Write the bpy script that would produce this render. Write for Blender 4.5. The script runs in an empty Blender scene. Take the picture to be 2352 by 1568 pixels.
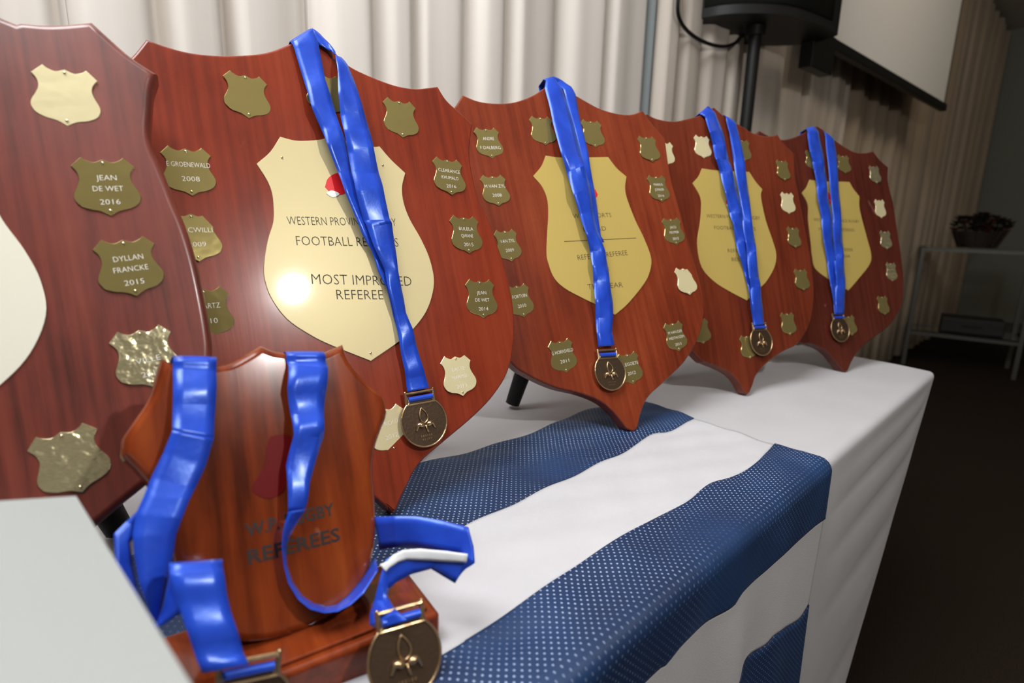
import bpy, bmesh, math, random
from mathutils import Vector, Matrix
random.seed(7)
scene = bpy.context.scene
COL = scene.collection

# ------------------------------------------------------------------ camera
F = 1300.26; CX, CY = 1176.0, 784.0
CAM = Vector((0, 0, 1.06))
CR = Vector((0.9996845, 0.00541299, 0.02452764))
CU = Vector((-0.02511783, 0.2154357, 0.97619494))
CF = Vector((0.0, 0.97650302, -0.21550369))
cd = bpy.data.cameras.new('camera'); cam = bpy.data.objects.new('camera', cd); COL.objects.link(cam)
cd.sensor_width = 36; cd.lens = F / 2352 * 36
cd.clip_start = 0.01
cd.dof.use_dof = True; cd.dof.focus_distance = 0.66; cd.dof.aperture_fstop = 4.5
m = Matrix.Identity(4)
for i in range(3):
    m[i][0] = CR[i]; m[i][1] = CU[i]; m[i][2] = -CF[i]; m[i][3] = CAM[i]
cam.matrix_world = m
scene.camera = cam
scene.view_settings.view_transform = 'Standard'; scene.view_settings.look = 'None'
scene.view_settings.gamma = 1; scene.view_settings.use_curve_mapping = False
scene.view_settings.exposure = 0.0

# ------------------------------------------------------------------ world and lights
w = bpy.data.worlds.new('world'); scene.world = w; w.use_nodes = True
w.node_tree.nodes['Background'].inputs[0].default_value = (1.0, 0.84, 0.64, 1)
w.node_tree.nodes['Background'].inputs[1].default_value = 0.20

def light(name, kind, loc, energy, color, size, target=None):
    l = bpy.data.lights.new(name, kind); l.energy = energy; l.color = color
    if kind == 'AREA': l.shape = 'DISK'; l.size = size
    else: l.shadow_soft_size = size
    o = bpy.data.objects.new(name, l); COL.objects.link(o); o.location = loc
    if target is not None:
        o.rotation_euler = (Vector(target) - Vector(loc)).to_track_quat('-Z', 'Y').to_euler()
    return o
light('flash_bounce', 'POINT', (0.64, -0.06, 1.70), 27.0, (1.0, 0.97, 0.94), 0.024)
light('ceiling_bounce', 'AREA', (-0.55, 0.25, 2.8), 60.0, (0.97, 0.98, 1.0), 1.3, (0.0, 1.6, 1.2))

light('screen_fill_light', 'AREA', (2.3, 1.6, 2.9), 11.0, (1.0, 0.86, 0.68), 0.6, (2.9, 3.9, 2.3))  # added unseen fill that brightens the projection screen

# ------------------------------------------------------------------ helpers
def ray(px):
    return (px[0] - CX) / F * CR - (px[1] - CY) / F * CU + CF
def hit(px, o, n):
    d = ray(px); return CAM + d * ((o - CAM).dot(n) / d.dot(n))
def at_z(px, z):
    return hit(px, Vector((0, 0, z)), Vector((0, 0, 1)))
def at_depth(px, w):
    return CAM + ray(px) * w

def tag(o, label=None, cat=None, group=None, kind=None):
    if label: o['label'] = label
    if cat: o['category'] = cat
    if group: o['group'] = group
    if kind: o['kind'] = kind
    return o
def empty(name, mat=None, loc=None):
    o = bpy.data.objects.new(name, None); COL.objects.link(o); o.empty_display_size = 0.05
    if mat is not None: o.matrix_world = mat
    if loc is not None: o.location = loc
    return o
def mobj(name, verts, faces, mat, parent=None, smooth=False, uvs=None, sharp=None, mat_local=None):
    me = bpy.data.meshes.new(name); me.from_pydata([tuple(v) for v in verts], [], faces); me.update()
    if uvs:
        ul = me.uv_layers.new(name='uv')
        for l in me.loops: ul.data[l.index].uv = uvs[l.vertex_index]
    if smooth:
        for p in me.polygons: p.use_smooth = True
        if sharp: me.set_sharp_from_angle(angle=math.radians(sharp))
    o = bpy.data.objects.new(name, me); COL.objects.link(o)
    if mat: me.materials.append(mat)
    if parent: o.parent = parent
    if mat_local is not None: o.matrix_local = mat_local
    return o
class MB:
    def __init__(s): s.v = []; s.f = []
    def add(s, v, f):
        b = len(s.v); s.v += [Vector(x) for x in v]; s.f += [tuple(i + b for i in q) for q in f]
    def box(s, c, d, M=None):
        x, y, z = [q / 2 for q in d]; c = Vector(c)
        v = [Vector((i * x, j * y, k * z)) for i in (-1, 1) for j in (-1, 1) for k in (-1, 1)]
        v = [(M @ q if M else q) + c for q in v]
        s.add(v, [(0, 1, 3, 2), (4, 6, 7, 5), (0, 4, 5, 1), (2, 3, 7, 6), (0, 2, 6, 4), (1, 5, 7, 3)])
    def tube(s, pts, r, n=10, closed=False, cap=True):
        pts = [Vector(p) for p in pts]; N = len(pts); rings = []
        rr = r if isinstance(r, (list, tuple)) else [r] * N
        prev = None
        for i, p in enumerate(pts):
            if closed: t = pts[(i + 1) % N] - pts[i - 1]
            else: t = pts[min(i + 1, N - 1)] - pts[max(i - 1, 0)]
            t.normalize()
            if prev is None:
                a = t.orthogonal().normalized()
            else:
                a = (prev - t * prev.dot(t)).normalized()
            prev = a; b = t.cross(a)
            rings.append([p + rr[i] * (math.cos(2 * math.pi * k / n) * a + math.sin(2 * math.pi * k / n) * b) for k in range(n)])
        v = [q for R in rings for q in R]; f = []
        for i in range(N if closed else N - 1):
            j = (i + 1) % N
            for k in range(n):
                f.append((i * n + k, i * n + (k + 1) % n, j * n + (k + 1) % n, j * n + k))
        if cap and not closed:
            f.append(tuple(range(n - 1, -1, -1))); f.append(tuple((N - 1) * n + k for k in range(n)))
        s.add(v, f)
    def build(s, name, mat, parent=None, smooth=False, sharp=None, bevel=0, local=None):
        o = mobj(name, s.v, s.f, mat, parent, smooth, None, sharp, local)
        if bevel:
            md = o.modifiers.new('bevel', 'BEVEL'); md.width = bevel; md.segments = 2; md.limit_method = 'ANGLE'
        return o

def catmull(pts, n=6):
    if len(pts) < 3: return [Vector(p) for p in pts]
    P = [Vector(p) for p in pts]; out = []
    P = [P[0] * 2 - P[1]] + P + [P[-1] * 2 - P[-2]]
    for i in range(1, len(P) - 2):
        p0, p1, p2, p3 = P[i - 1:i + 3]
        for k in range(n):
            t = k / n
            out.append(0.5 * ((2 * p1) + (p2 - p0) * t + (2 * p0 - 5 * p1 + 4 * p2 - p3) * t * t + (3 * p1 - p0 - 3 * p2 + p3) * t ** 3))
    out.append(P[-2]); return out
def outline2d(segs, n=5):
    """segs: list of open smooth runs, corner between runs; closed outline"""
    out = []
    for sg in segs:
        c = catmull([(p[0], p[1], 0) for p in sg], n)
        for p in c:
            if not out or (p - out[-1]).length > 1e-5: out.append(p)
    if (out[0] - out[-1]).length < 1e-5: out.pop()
    a = sum(out[i].x * out[(i + 1) % len(out)].y - out[(i + 1) % len(out)].x * out[i].y for i in range(len(out)))
    if a < 0: out.reverse()
    return out
def inset(ol, d):
    N = len(ol); out = []
    for i in range(N):
        a = (ol[i] - ol[i - 1]); b = (ol[(i + 1) % N] - ol[i])
        a.normalize(); b.normalize()
        na = Vector((-a.y, a.x, 0)); nb = Vector((-b.y, b.x, 0)); m_ = na + nb
        if m_.length < 1e-6: m_ = na
        m_.normalize(); c = max(0.5, m_.dot(na)); out.append(ol[i] + m_ * (d / c))
    return out
def slab(name, ol, z0, z1, mat, parent, bev=0.0, steps=3, smooth=True, zf=None, sharp=38):
    """solid plate of outline ol from back z1 to front z0, rounded front edge"""
    rings = []
    if bev > 0.0015:
        n0 = len(ol); cor = []
        for i in range(n0):
            a = ol[i] - ol[i - 1]; b = ol[(i + 1) % n0] - ol[i]
            if a.length and b.length and a.angle(b) > math.radians(22): cor.append(i)
        ol = [p for i, p in enumerate(ol) if i in cor or all((p - ol[j]).length > bev * 1.25 for j in cor)]
    if bev > 0:
        for k in range(steps + 1):
            a = k / steps * math.pi / 2
            rings.append([Vector((p.x, p.y, z0 - bev * (1 - math.cos(math.pi / 2 - a)) if False else z0 - bev * (1 - math.sin(math.pi / 2 - a)))) for p in inset(ol, bev * (1 - math.sin(a)))])
    else:
        rings.append([Vector((p.x, p.y, z0)) for p in ol])
    rings.append([Vector((p.x, p.y, z1)) for p in ol])
    N = len(ol); v = [q for R in rings for q in R]; f = [tuple(range(N))]
    for r in range(len(rings) - 1):
        for i in range(N):
            j = (i + 1) % N; f.append((r * N + i, (r + 1) * N + i, (r + 1) * N + j, r * N + j))
    f.append(tuple((len(rings) - 1) * N + i for i in range(N - 1, -1, -1)))
    if zf: v = [zf(q) for q in v]
    o = mobj(name, v, f, mat, parent, smooth, None, sharp)
    if smooth:
        wn = o.modifiers.new('normals', 'WEIGHTED_NORMAL'); wn.weight = 100; wn.keep_sharp = True
    return o

def text_mesh(txt, mat, thin=0.0):
    c = bpy.data.curves.new('lettering', 'FONT'); c.body = txt; c.size = 1.0; c.align_x = 'LEFT'
    c.resolution_u = 2; c.extrude = 0.0; c.offset = thin
    o = bpy.data.objects.new('tmp', c); COL.objects.link(o)
    bpy.context.view_layer.update()
    me = bpy.data.meshes.new_from_object(o.evaluated_get(bpy.context.evaluated_depsgraph_get()))
    bpy.data.objects.remove(o); bpy.data.curves.remove(c)
    return me
TXT = {}
def letter_lines(name, lines, mat, parent, z):
    """lines: (text, x0, y0, x1, y1, cap) baseline from (x0,y0) to (x1,y1) in the parent's plane"""
    V = []; Fc = []
    for txt, x0, y0, x1, y1, cap, thin in lines:
        key = (txt, thin)
        if key not in TXT:
            me = text_mesh(txt, mat, thin); TXT[key] = ([v.co.copy() for v in me.vertices], [tuple(p.vertices) for p in me.polygons]); bpy.data.meshes.remove(me)
        vs, fs = TXT[key]
        if not vs: continue
        xa = min(v.x for v in vs); xb = max(v.x for v in vs); ch = 0.72
        ux = Vector((x1 - x0, y1 - y0)); L = ux.length; ux.normalize(); uy = Vector((-ux.y, ux.x))
        b = len(V)
        for v in vs:
            p = Vector((x0, y0)) + ux * ((v.x - xa) / (xb - xa) * L) + uy * (v.y / ch * cap)
            V.append((p.x, p.y, z))
        Fc += [tuple(i + b for i in q) for q in fs]
    return mobj(name, V, Fc, mat, parent)

# ------------------------------------------------------------------ materials
def nmat(name):
    m_ = bpy.data.materials.new(name); m_.use_nodes = True; nt = m_.node_tree
    return m_, nt, nt.nodes['Principled BSDF']
def setp(b, **k):
    for a, v in k.items():
        a = a.replace('_', ' ')
        i = b.inputs[a]
        i.default_value = (*v, 1) if isinstance(v, (tuple, list)) and len(v) == 3 and i.type == 'RGBA' else v
def node(nt, t, **k):
    n = nt.nodes.new(t)
    for a, v in k.items(): setattr(n, a, v)
    return n
def ramp(nt, fac, stops):
    r = node(nt, 'ShaderNodeValToRGB'); e = r.color_ramp.elements
    while len(e) < len(stops): e.new(0.5)
    for q, (p, c) in zip(e, stops): q.position = p; q.color = (*c, 1) if len(c) == 3 else c
    nt.links.new(fac, r.inputs[0]); return r.outputs[0]
def noise(nt, scale, vec=None, detail=4, rough=0.55, kind='Object', dist=0.0):
    tc = node(nt, 'ShaderNodeTexCoord'); mp = node(nt, 'ShaderNodeMapping')
    nt.links.new(tc.outputs[kind], mp.inputs[0]); mp.inputs['Scale'].default_value = vec or (1, 1, 1)
    n = node(nt, 'ShaderNodeTexNoise'); n.inputs['Scale'].default_value = scale; n.inputs['Detail'].default_value = detail
    n.inputs['Roughness'].default_value = rough; n.inputs['Distortion'].default_value = dist
    nt.links.new(mp.outputs[0], n.inputs['Vector']); return n.outputs[0], mp
def bump(nt, b, h, strength, dist=0.001):
    bp = node(nt, 'ShaderNodeBump'); bp.inputs['Strength'].default_value = strength; bp.inputs['Distance'].default_value = dist
    nt.links.new(h, bp.inputs['Height']); nt.links.new(bp.outputs[0], b.inputs['Normal']); return bp

def wood(name, dark, mid, lite, rough=0.22, seed=0.0, grain=(130, 4, 130), coat=0.6, scars=True):
    m_, nt, b = nmat(name)
    g, mp = noise(nt, 1.0, grain, 6, 0.6); mp.inputs['Location'].default_value = (seed, seed * 2, 0)
    g2, mp2 = noise(nt, 7.0, (1.3, 0.5, 1), 6, 0.62); mp2.inputs['Location'].default_value = (seed * 3, 0, 0)
    mx = node(nt, 'ShaderNodeMath', operation='MULTIPLY_ADD'); nt.links.new(g, mx.inputs[0]); mx.inputs[1].default_value = 0.45
    mm = node(nt, 'ShaderNodeMath', operation='MULTIPLY'); nt.links.new(g2, mm.inputs[0]); mm.inputs[1].default_value = 0.58
    nt.links.new(mm.outputs[0], mx.inputs[2])
    col = ramp(nt, mx.outputs[0], [(0.36, dark), (0.52, mid), (0.72, lite)])
    if scars:
        s, mps = noise(nt, 14.0, (1.2, 0.7, 1), 2, 0.5, dist=0.6); mps.inputs['Location'].default_value = (seed * 5 + 2, seed, 0)
        sm = ramp(nt, s, [(0.735, (0, 0, 0)), (0.75, (1, 1, 1))])
        mix = node(nt, 'ShaderNodeMix', data_type='RGBA'); mul = node(nt, 'ShaderNodeMath', operation='MULTIPLY')
        nt.links.new(sm, mul.inputs[0]); mul.inputs[1].default_value = 0.35
        nt.links.new(mul.outputs[0], mix.inputs[0]); nt.links.new(col, mix.inputs[6]); mix.inputs[7].default_value = (0.42, 0.2, 0.14, 1)
        col = mix.outputs[2]
    nt.links.new(col, b.inputs['Base Color'])
    r_, mr = noise(nt, 9.0, (1, 1, 1), 4, 0.6)
    rr = node(nt, 'ShaderNodeMapRange'); nt.links.new(r_, rr.inputs[0]); rr.inputs[3].default_value = rough - 0.06; rr.inputs[4].default_value = rough + 0.14
    nt.links.new(rr.outputs[0], b.inputs['Roughness'])
    setp(b, Coat_Weight=coat * 0.55, Coat_Roughness=rough * 0.55, Specular_IOR_Level=0.22)
    bump(nt, b, g, 0.12, 0.0006)
    return m_
WOOD = {
    1: wood('dark mahogany', (0.055, 0.012, 0.009), (0.17, 0.032, 0.02), (0.26, 0.055, 0.032), 0.34, 1.3),
    2: wood('red mahogany', (0.14, 0.02, 0.009), (0.235, 0.032, 0.012), (0.30, 0.05, 0.02), 0.25, 4.1),
    3: wood('orange mahogany', (0.11, 0.018, 0.008), (0.20, 0.033, 0.012), (0.28, 0.057, 0.02), 0.24, 6.7),
    4: wood('brown mahogany', (0.085, 0.015, 0.007), (0.155, 0.027, 0.011), (0.21, 0.042, 0.018), 0.26, 9.2),
    5: wood('deep brown mahogany', (0.045, 0.010, 0.007), (0.095, 0.018, 0.010), (0.14, 0.03, 0.016), 0.28, 11.0)}
setp(WOOD[1].node_tree.nodes['Principled BSDF'], Specular_IOR_Level=0.6)
WOODT = wood('varnished walnut', (0.07, 0.012, 0.004), (0.21, 0.035, 0.008), (0.34, 0.075, 0.014), 0.15, 15.0, (80, 5, 80), 0.7)
WOODE = wood('pale edge wood', (0.2, 0.04, 0.012), (0.36, 0.09, 0.025), (0.45, 0.13, 0.04), 0.2, 3.0, (60, 5, 60), 1.0, False)

def brass(name, col, rough, metallic, crumple, scale=60, spec=0.5, anis=0.0):
    m_, nt, b = nmat(name); setp(b, Base_Color=col, Roughness=rough, Metallic=metallic, Anisotropic=anis)
    if crumple:
        oi = node(nt, 'ShaderNodeObjectInfo')
        n, mp = noise(nt, scale, (1, 1, 1), 2, 0.45)
        va = node(nt, 'ShaderNodeVectorMath', operation='SCALE'); nt.links.new(oi.outputs['Location'], va.inputs[0]); va.inputs['Scale'].default_value = 31.0
        cb = node(nt, 'ShaderNodeCombineXYZ'); mu = node(nt, 'ShaderNodeMath', operation='MULTIPLY'); mu.inputs[1].default_value = 19.0
        nt.links.new(oi.outputs['Random'], mu.inputs[0]); nt.links.new(mu.outputs[0], cb.inputs[0]); nt.links.new(mu.outputs[0], cb.inputs[1])
        nt.links.new(cb.outputs[0], mp.inputs['Location'])
        bump(nt, b, n, crumple, 0.004)
    return m_
PLAQUE = brass('satin pale gold', (0.66, 0.56, 0.30), 0.42, 0.12, 0)
PLAQUE_Y = brass('satin yellow gold', (0.54, 0.40, 0.11), 0.42, 0.12, 0)
for m_ in (PLAQUE, PLAQUE_Y):
    setp(m_.node_tree.nodes['Principled BSDF'], Coat_Weight=0.3, Coat_Roughness=0.08, Specular_IOR_Level=0.3)
PLATE = brass('polished brass plate', (0.50, 0.405, 0.15), 0.16, 0.75, 0.10, 45)
PLATE_C = brass('crumpled brass plate', (0.78, 0.7, 0.42), 0.24, 0.85, 0.55, 110)
PLATE_B = brass('brass plate with painted gleam', (0.95, 0.84, 0.5), 0.28, 0.4, 0.12, 50)  # lighter copy of the plate brass, reflected light painted into its colour
PIN = brass('brass pin', (0.9, 0.8, 0.55), 0.2, 1.0, 0)
def plain(name, col, rough=0.5, metallic=0.0, **k):
    m_, nt, b = nmat(name); setp(b, Base_Color=col, Roughness=rough, Metallic=metallic, **k); return m_
INK = plain('black engraving', (0.02, 0.017, 0.01), 0.6)
CUT = plain('silver engraving', (0.85, 0.83, 0.76), 0.45)
PAINT = plain('black paint', (0.008, 0.004, 0.003), 0.5)
RED = plain('red enamel', (0.75, 0.015, 0.02), 0.35)
REDW = plain('faded red paint', (0.12, 0.002, 0.003), 0.5, 0.0, Specular_IOR_Level=0.15)
WHITE = plain('white enamel', (0.85, 0.85, 0.82), 0.4)
GREEN = plain('green enamel', (0.05, 0.2, 0.06), 0.4)
BRONZE = brass('antique bronze', (0.085, 0.052, 0.03), 0.4, 0.6, 0.06, 300)
BRONZE_L = brass('worn bronze rim', (0.52, 0.36, 0.2), 0.3, 0.95, 0.1, 200)
BLACK = plain('black plastic', (0.008, 0.008, 0.008), 0.5, 0.0, Specular_IOR_Level=0.3)

def satin():
    m_, nt, b = nmat('blue satin')
    n, mp = noise(nt, 40, (1, 1, 1), 3, 0.5)
    c = ramp(nt, n, [(0.3, (0.014, 0.052, 0.46)), (0.7, (0.022, 0.085, 0.62))])
    nt.links.new(c, b.inputs['Base Color']); setp(b, Roughness=0.34, Sheen_Weight=0.25, Sheen_Roughness=0.35, Sheen_Tint=(0.25, 0.45, 1.0), Specular_Tint=(0.35, 0.55, 1.0), Specular_IOR_Level=1.0, Anisotropic=0.4, Coat_Weight=0.25, Coat_Roughness=0.22, Coat_Tint=(0.5, 0.7, 1.0))
    n2, mp2 = noise(nt, 60, (1, 1, 1), 3, 0.6); bump(nt, b, n2, 0.16, 0.003)
    return m_
SATIN = satin()
LABEL = plain('white woven label', (0.85, 0.87, 0.88), 0.8)

def cloth(name, col, fine=1400, sheen=0.2):
    m_, nt, b = nmat(name)
    n, mp = noise(nt, fine, (1, 1, 1), 2, 0.6); n2, _ = noise(nt, 9, (1, 1, 1), 3, 0.5)
    c = ramp(nt, n2, [(0.3, tuple(q * 0.93 for q in col)), (0.7, col)])
    nt.links.new(c, b.inputs['Base Color']); setp(b, Roughness=0.85, Sheen_Weight=sheen, Specular_IOR_Level=0.2)
    a = node(nt, 'ShaderNodeMath', operation='MULTIPLY_ADD'); nt.links.new(n2, a.inputs[0]); a.inputs[1].default_value = 3.0; nt.links.new(n, a.inputs[2])
    bump(nt, b, a.outputs[0], 0.35, 0.0015)
    return m_
LINEN = cloth('white tablecloth', (0.54, 0.53, 0.55))
JWHITE = cloth('white jersey', (0.57, 0.565, 0.59), 900)
def navy():
    m_, nt, b = nmat('navy mesh jersey')
    tc = node(nt, 'ShaderNodeTexCoord'); mp = node(nt, 'ShaderNodeMapping'); nt.links.new(tc.outputs['UV'], mp.inputs[0])
    mp.inputs['Rotation'].default_value = (0, 0, math.radians(45)); mp.inputs['Scale'].default_value = (1, 1, 1)
    v = node(nt, 'ShaderNodeTexVoronoi'); v.inputs['Scale'].default_value = 1 / 0.0054; v.inputs['Randomness'].default_value = 0.0
    nt.links.new(mp.outputs[0], v.inputs['Vector'])
    dots = ramp(nt, v.outputs['Distance'], [(0.13, (1, 1, 1)), (0.21, (0, 0, 0))])
    # where the mesh is stretched flat its holes open and show the white cloth below
    sp = node(nt, 'ShaderNodeSeparateXYZ'); nt.links.new(tc.outputs['UV'], sp.inputs[0])
    top = ramp(nt, sp.outputs[1], [(0.0, (0.3, 0.3, 0.3)), (0.012, (1, 1, 1))])
    nn, mpn = noise(nt, 5.5, (1, 1, 1), 2, 0.5, 'UV'); open_ = ramp(nt, nn, [(0.38, (0.12, 0.12, 0.12)), (0.56, (1, 1, 1))])
    for src in (top, open_):
        mu = node(nt, 'ShaderNodeMath', operation='MULTIPLY'); nt.links.new(dots, mu.inputs[0]); nt.links.new(src, mu.inputs[1]); dots = mu.outputs[0]
    mx = node(nt, 'ShaderNodeMix', data_type='RGBA'); nt.links.new(dots, mx.inputs[0])
    n, _ = noise(nt, 7, (1, 1, 1), 2, 0.5)
    rib = node(nt, 'ShaderNodeTexWave'); rib.inputs['Scale'].default_value = 190; nt.links.new(tc.outputs['UV'], rib.inputs[0])
    base = ramp(nt, n, [(0.35, (0.003, 0.016, 0.060)), (0.65, (0.007, 0.036, 0.118))])
    nt.links.new(base, mx.inputs[6]); mx.inputs[7].default_value = (0.36, 0.46, 0.66, 1)
    nt.links.new(mx.outputs[2], b.inputs['Base Color'])
    setp(b, Roughness=0.5, Sheen_Weight=0.08, Sheen_Tint=(0.3, 0.5, 1.0))
    ad = node(nt, 'ShaderNodeMath', operation='MULTIPLY_ADD'); nt.links.new(dots, ad.inputs[0]); ad.inputs[1].default_value = -2.0; nt.links.new(rib.outputs[1], ad.inputs[2])
    bump(nt, b, ad.outputs[0], 0.35, 0.0006)
    return m_
NAVY = navy()
def curtain_mat(name, c1, c2):
    m_, nt, b = nmat(name); n, _ = noise(nt, 3.0, (4, 4, 0.25), 4, 0.5)
    c = ramp(nt, n, [(0.35, c1), (0.65, c2)]); nt.links.new(c, b.inputs['Base Color'])
    setp(b, Roughness=0.75, Sheen_Weight=0.15, Specular_IOR_Level=0.3)
    return m_
CURT = curtain_mat('ivory curtain', (0.72, 0.67, 0.61), (0.80, 0.75, 0.69))
CURT_M = curtain_mat('ivory curtain painted dim', (0.60, 0.53, 0.46), (0.68, 0.61, 0.53))  # light falling off to the right is put into this cloth colour
CURT_R = curtain_mat('ivory curtain painted in low light', (0.40, 0.32, 0.235), (0.50, 0.41, 0.31))  # browner again: weak warm light painted into the cloth

# ------------------------------------------------------------------ setting
rowU = Vector((0.7115, 0.7027, 0)); rowN = Vector((-0.7027, 0.7115, 0))   # along the table front, into the table
CORNER = Vector((0.927, 1.199, 0.75))
CUR0 = Vector((3.107, 4.49, 0))      # a point at the foot of the curtains
def floor_mat():
    m_, nt, b = nmat('dark carpet'); n, _ = noise(nt, 420, (1, 1, 1), 2, 0.7); n2, _ = noise(nt, 40, (1, 1, 1), 2, 0.6)
    c = ramp(nt, n, [(0.35, (0.012, 0.008, 0.006)), (0.7, (0.05, 0.035, 0.024))]); nt.links.new(c, b.inputs['Base Color'])
    setp(b, Roughness=0.95, Specular_IOR_Level=0.1); bump(nt, b, n, 0.6, 0.004); return m_
def grid_floor():
    v = [(-6, -5, 0), (12, -5, 0), (12, 12, 0), (-6, 12, 0)]
    return mobj('floor', v + [(x, y, -0.05) for x, y, _ in v], [(0, 1, 2, 3), (7, 6, 5, 4), (0, 4, 5, 1), (1, 5, 6, 2), (2, 6, 7, 3), (3, 7, 4, 0)], floor_mat())
tag(grid_floor(), kind='structure')
WALLM = plain('grey green wall', (0.20, 0.20, 0.165), 0.8)
cu = Vector((0.722, 0.692, 0)).normalized(); cn = Vector((cu.y, -cu.x, 0))    # curtain line and its face toward the room
wb = MB()
c0 = CUR0 - cu * 6.0 - cn * 0.18; c1 = CUR0 + cu * 2.55 - cn * 0.18
R3 = Matrix((cu, cn, (0, 0, 1))).transposed()
wb.box((c0 + c1) / 2 + Vector((0, 0, 1.5)) - cn * 0.05, ((c1 - c0).length, 0.1, 3.0), R3)
tag(wb.build('wall_back', WALLM), kind='structure')
wb = MB(); wr0 = CUR0 + cu * 2.5 - cn * 0.3
wb.box(wr0 + cn * 2.6 + cu * 0.05 + Vector((0, 0, 1.5)), (0.1, 5.2, 3.0), R3)
tag(wb.build('wall_right', WALLM), kind='structure')
wb = MB(); wb.box(wr0 + cn * 2.6 - cu * 0.012 + Vector((0, 0, 0.05)), (0.024, 5.1, 0.1), R3)
tag(wb.build('baseboard_right', plain('dark skirting', (0.05, 0.045, 0.035), 0.5)), kind='structure')
wb = MB(); wb.box((3, 3.5, 3.05), (18, 17, 0.1))
tag(wb.build('ceiling', plain('white ceiling', (0.7, 0.68, 0.64), 0.9)), kind='structure')

# curtains: pleated cloth hung along the back wall
def curt_s(px):      # position along the curtain line of a pixel column at half height
    P = hit(px, CUR0, cn); return (P - CUR0).dot(cu)
def curtain(name, s0, s1, valleys, label, mat, amp=0.05, ph=0.0):
    n = int((s1 - s0) / 0.008); V = []; Fc = []; zs = [0.02, 0.6, 1.2, 1.8, 2.4, 2.95]
    rnd = random.Random(name + str(s0)); wob = [rnd.uniform(-1, 1) for _ in range(20)]
    for i in range(n + 1):
        s = s0 + (s1 - s0) * i / n
        for k, z in enumerate(zs):
            d = 0.0
            for (vs, dep, wd) in valleys:
                x = (s - vs - 0.006 * math.sin(z * 2 + vs * 9)) / wd
                d -= dep * math.exp(-x * x)
            d += 0.007 * math.sin(s * 17 + ph + 0.3 * z) + 0.0015 * math.sin(s * 61 + z)
            edge = min(s - s0, s1 - s); 
            if edge < 0.03: d -= 0.03 * (1 - edge / 0.03)
            V.append(CUR0 + cu * s + cn * (d + 0.02) + Vector((0, 0, z)))
    nz = len(zs)
    for i in range(n):
        for k in range(nz - 1):
            a = i * nz + k; Fc.append((a, a + nz, a + nz + 1, a + 1))
    o = mobj(name, V, Fc, mat, None, True)
    md = o.modifiers.new('thick', 'SOLIDIFY'); md.thickness = 0.002
    return tag(o, label, 'curtain', 'ivory curtains along the back wall')
sA = -6.0; sB = curt_s((1494, 120)); sC = curt_s((1965, 120)); sD = 2.42
def vl(xs, y=60):
    return [(curt_s((x, y)), d, w_) for x, d, w_ in xs]
curtain('curtain', sA, sB - 0.024, vl([(-200, .06, .02), (18, .03, .03), (152, .05, .012), (365, .06, .012), (520, .07, .010), (700, .025, .04), (725, .04, .014), (868, .04, .016), (955, .07, .010), (1075, .035, .02), (1160, .06, .016), (1290, .03, .03), (1390, .06, .016)]),
        'wide ivory curtain hanging behind the two nearest shields', CURT)
curtain('curtain', sB - 0.018, sB + 0.022, [], 'narrow grey-blue strip standing in for the wall seen between two ivory curtains', plain('grey blue gap strip', (0.30, 0.34, 0.35), 0.8))  # added strip in place of the bare wall in the curtain gap
curtain('curtain', sB + 0.028, sC - 0.01, vl([(1548, .07, .02), (1608, .04, .02), (1660, .05, .018), (1700, .03, .03), (1795, .05, .02), (1840, .07, .02), (1905, .06, .02), (1940, .04, .02)], 200),
        'ivory curtain behind the speaker pole, with closer pleats', CURT_M)
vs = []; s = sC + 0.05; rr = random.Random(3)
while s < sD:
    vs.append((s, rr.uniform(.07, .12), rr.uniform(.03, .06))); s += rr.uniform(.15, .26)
curtain('curtain', sC + 0.01, sD, vs, 'ivory curtain, brown from painted low light, reaching the corner right of the screen', CURT_R)

# ------------------------------------------------------------------ table and its cloth
tabm = plain('table top board', (0.25, 0.18, 0.12), 0.6)
TD = 0.56; TL = 2.05
T = empty('trestle_table', loc=CORNER - rowU * 1.0 + rowN * 0.28 - Vector((0, 0, 0.75)))
tag(T, 'long trestle table hidden under the white cloth', 'table')
RT = Matrix((rowU, rowN, (0, 0, 1))).transposed()
tb = MB(); tb.box((0, 0, 0.732), (TL - 0.1, TD - 0.03, 0.026), RT); tb.build('table_top', tabm, T)
for a in (-0.88, 0.88):
    for b in (-0.2, 0.2):
        q = MB(); p = RT @ Vector((a, b, 0)); q.tube([p + Vector((0, 0, 0.003)), p + Vector((0, 0, 0.72))], 0.014); q.build('leg', BLACK, T, True, 40)

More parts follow.
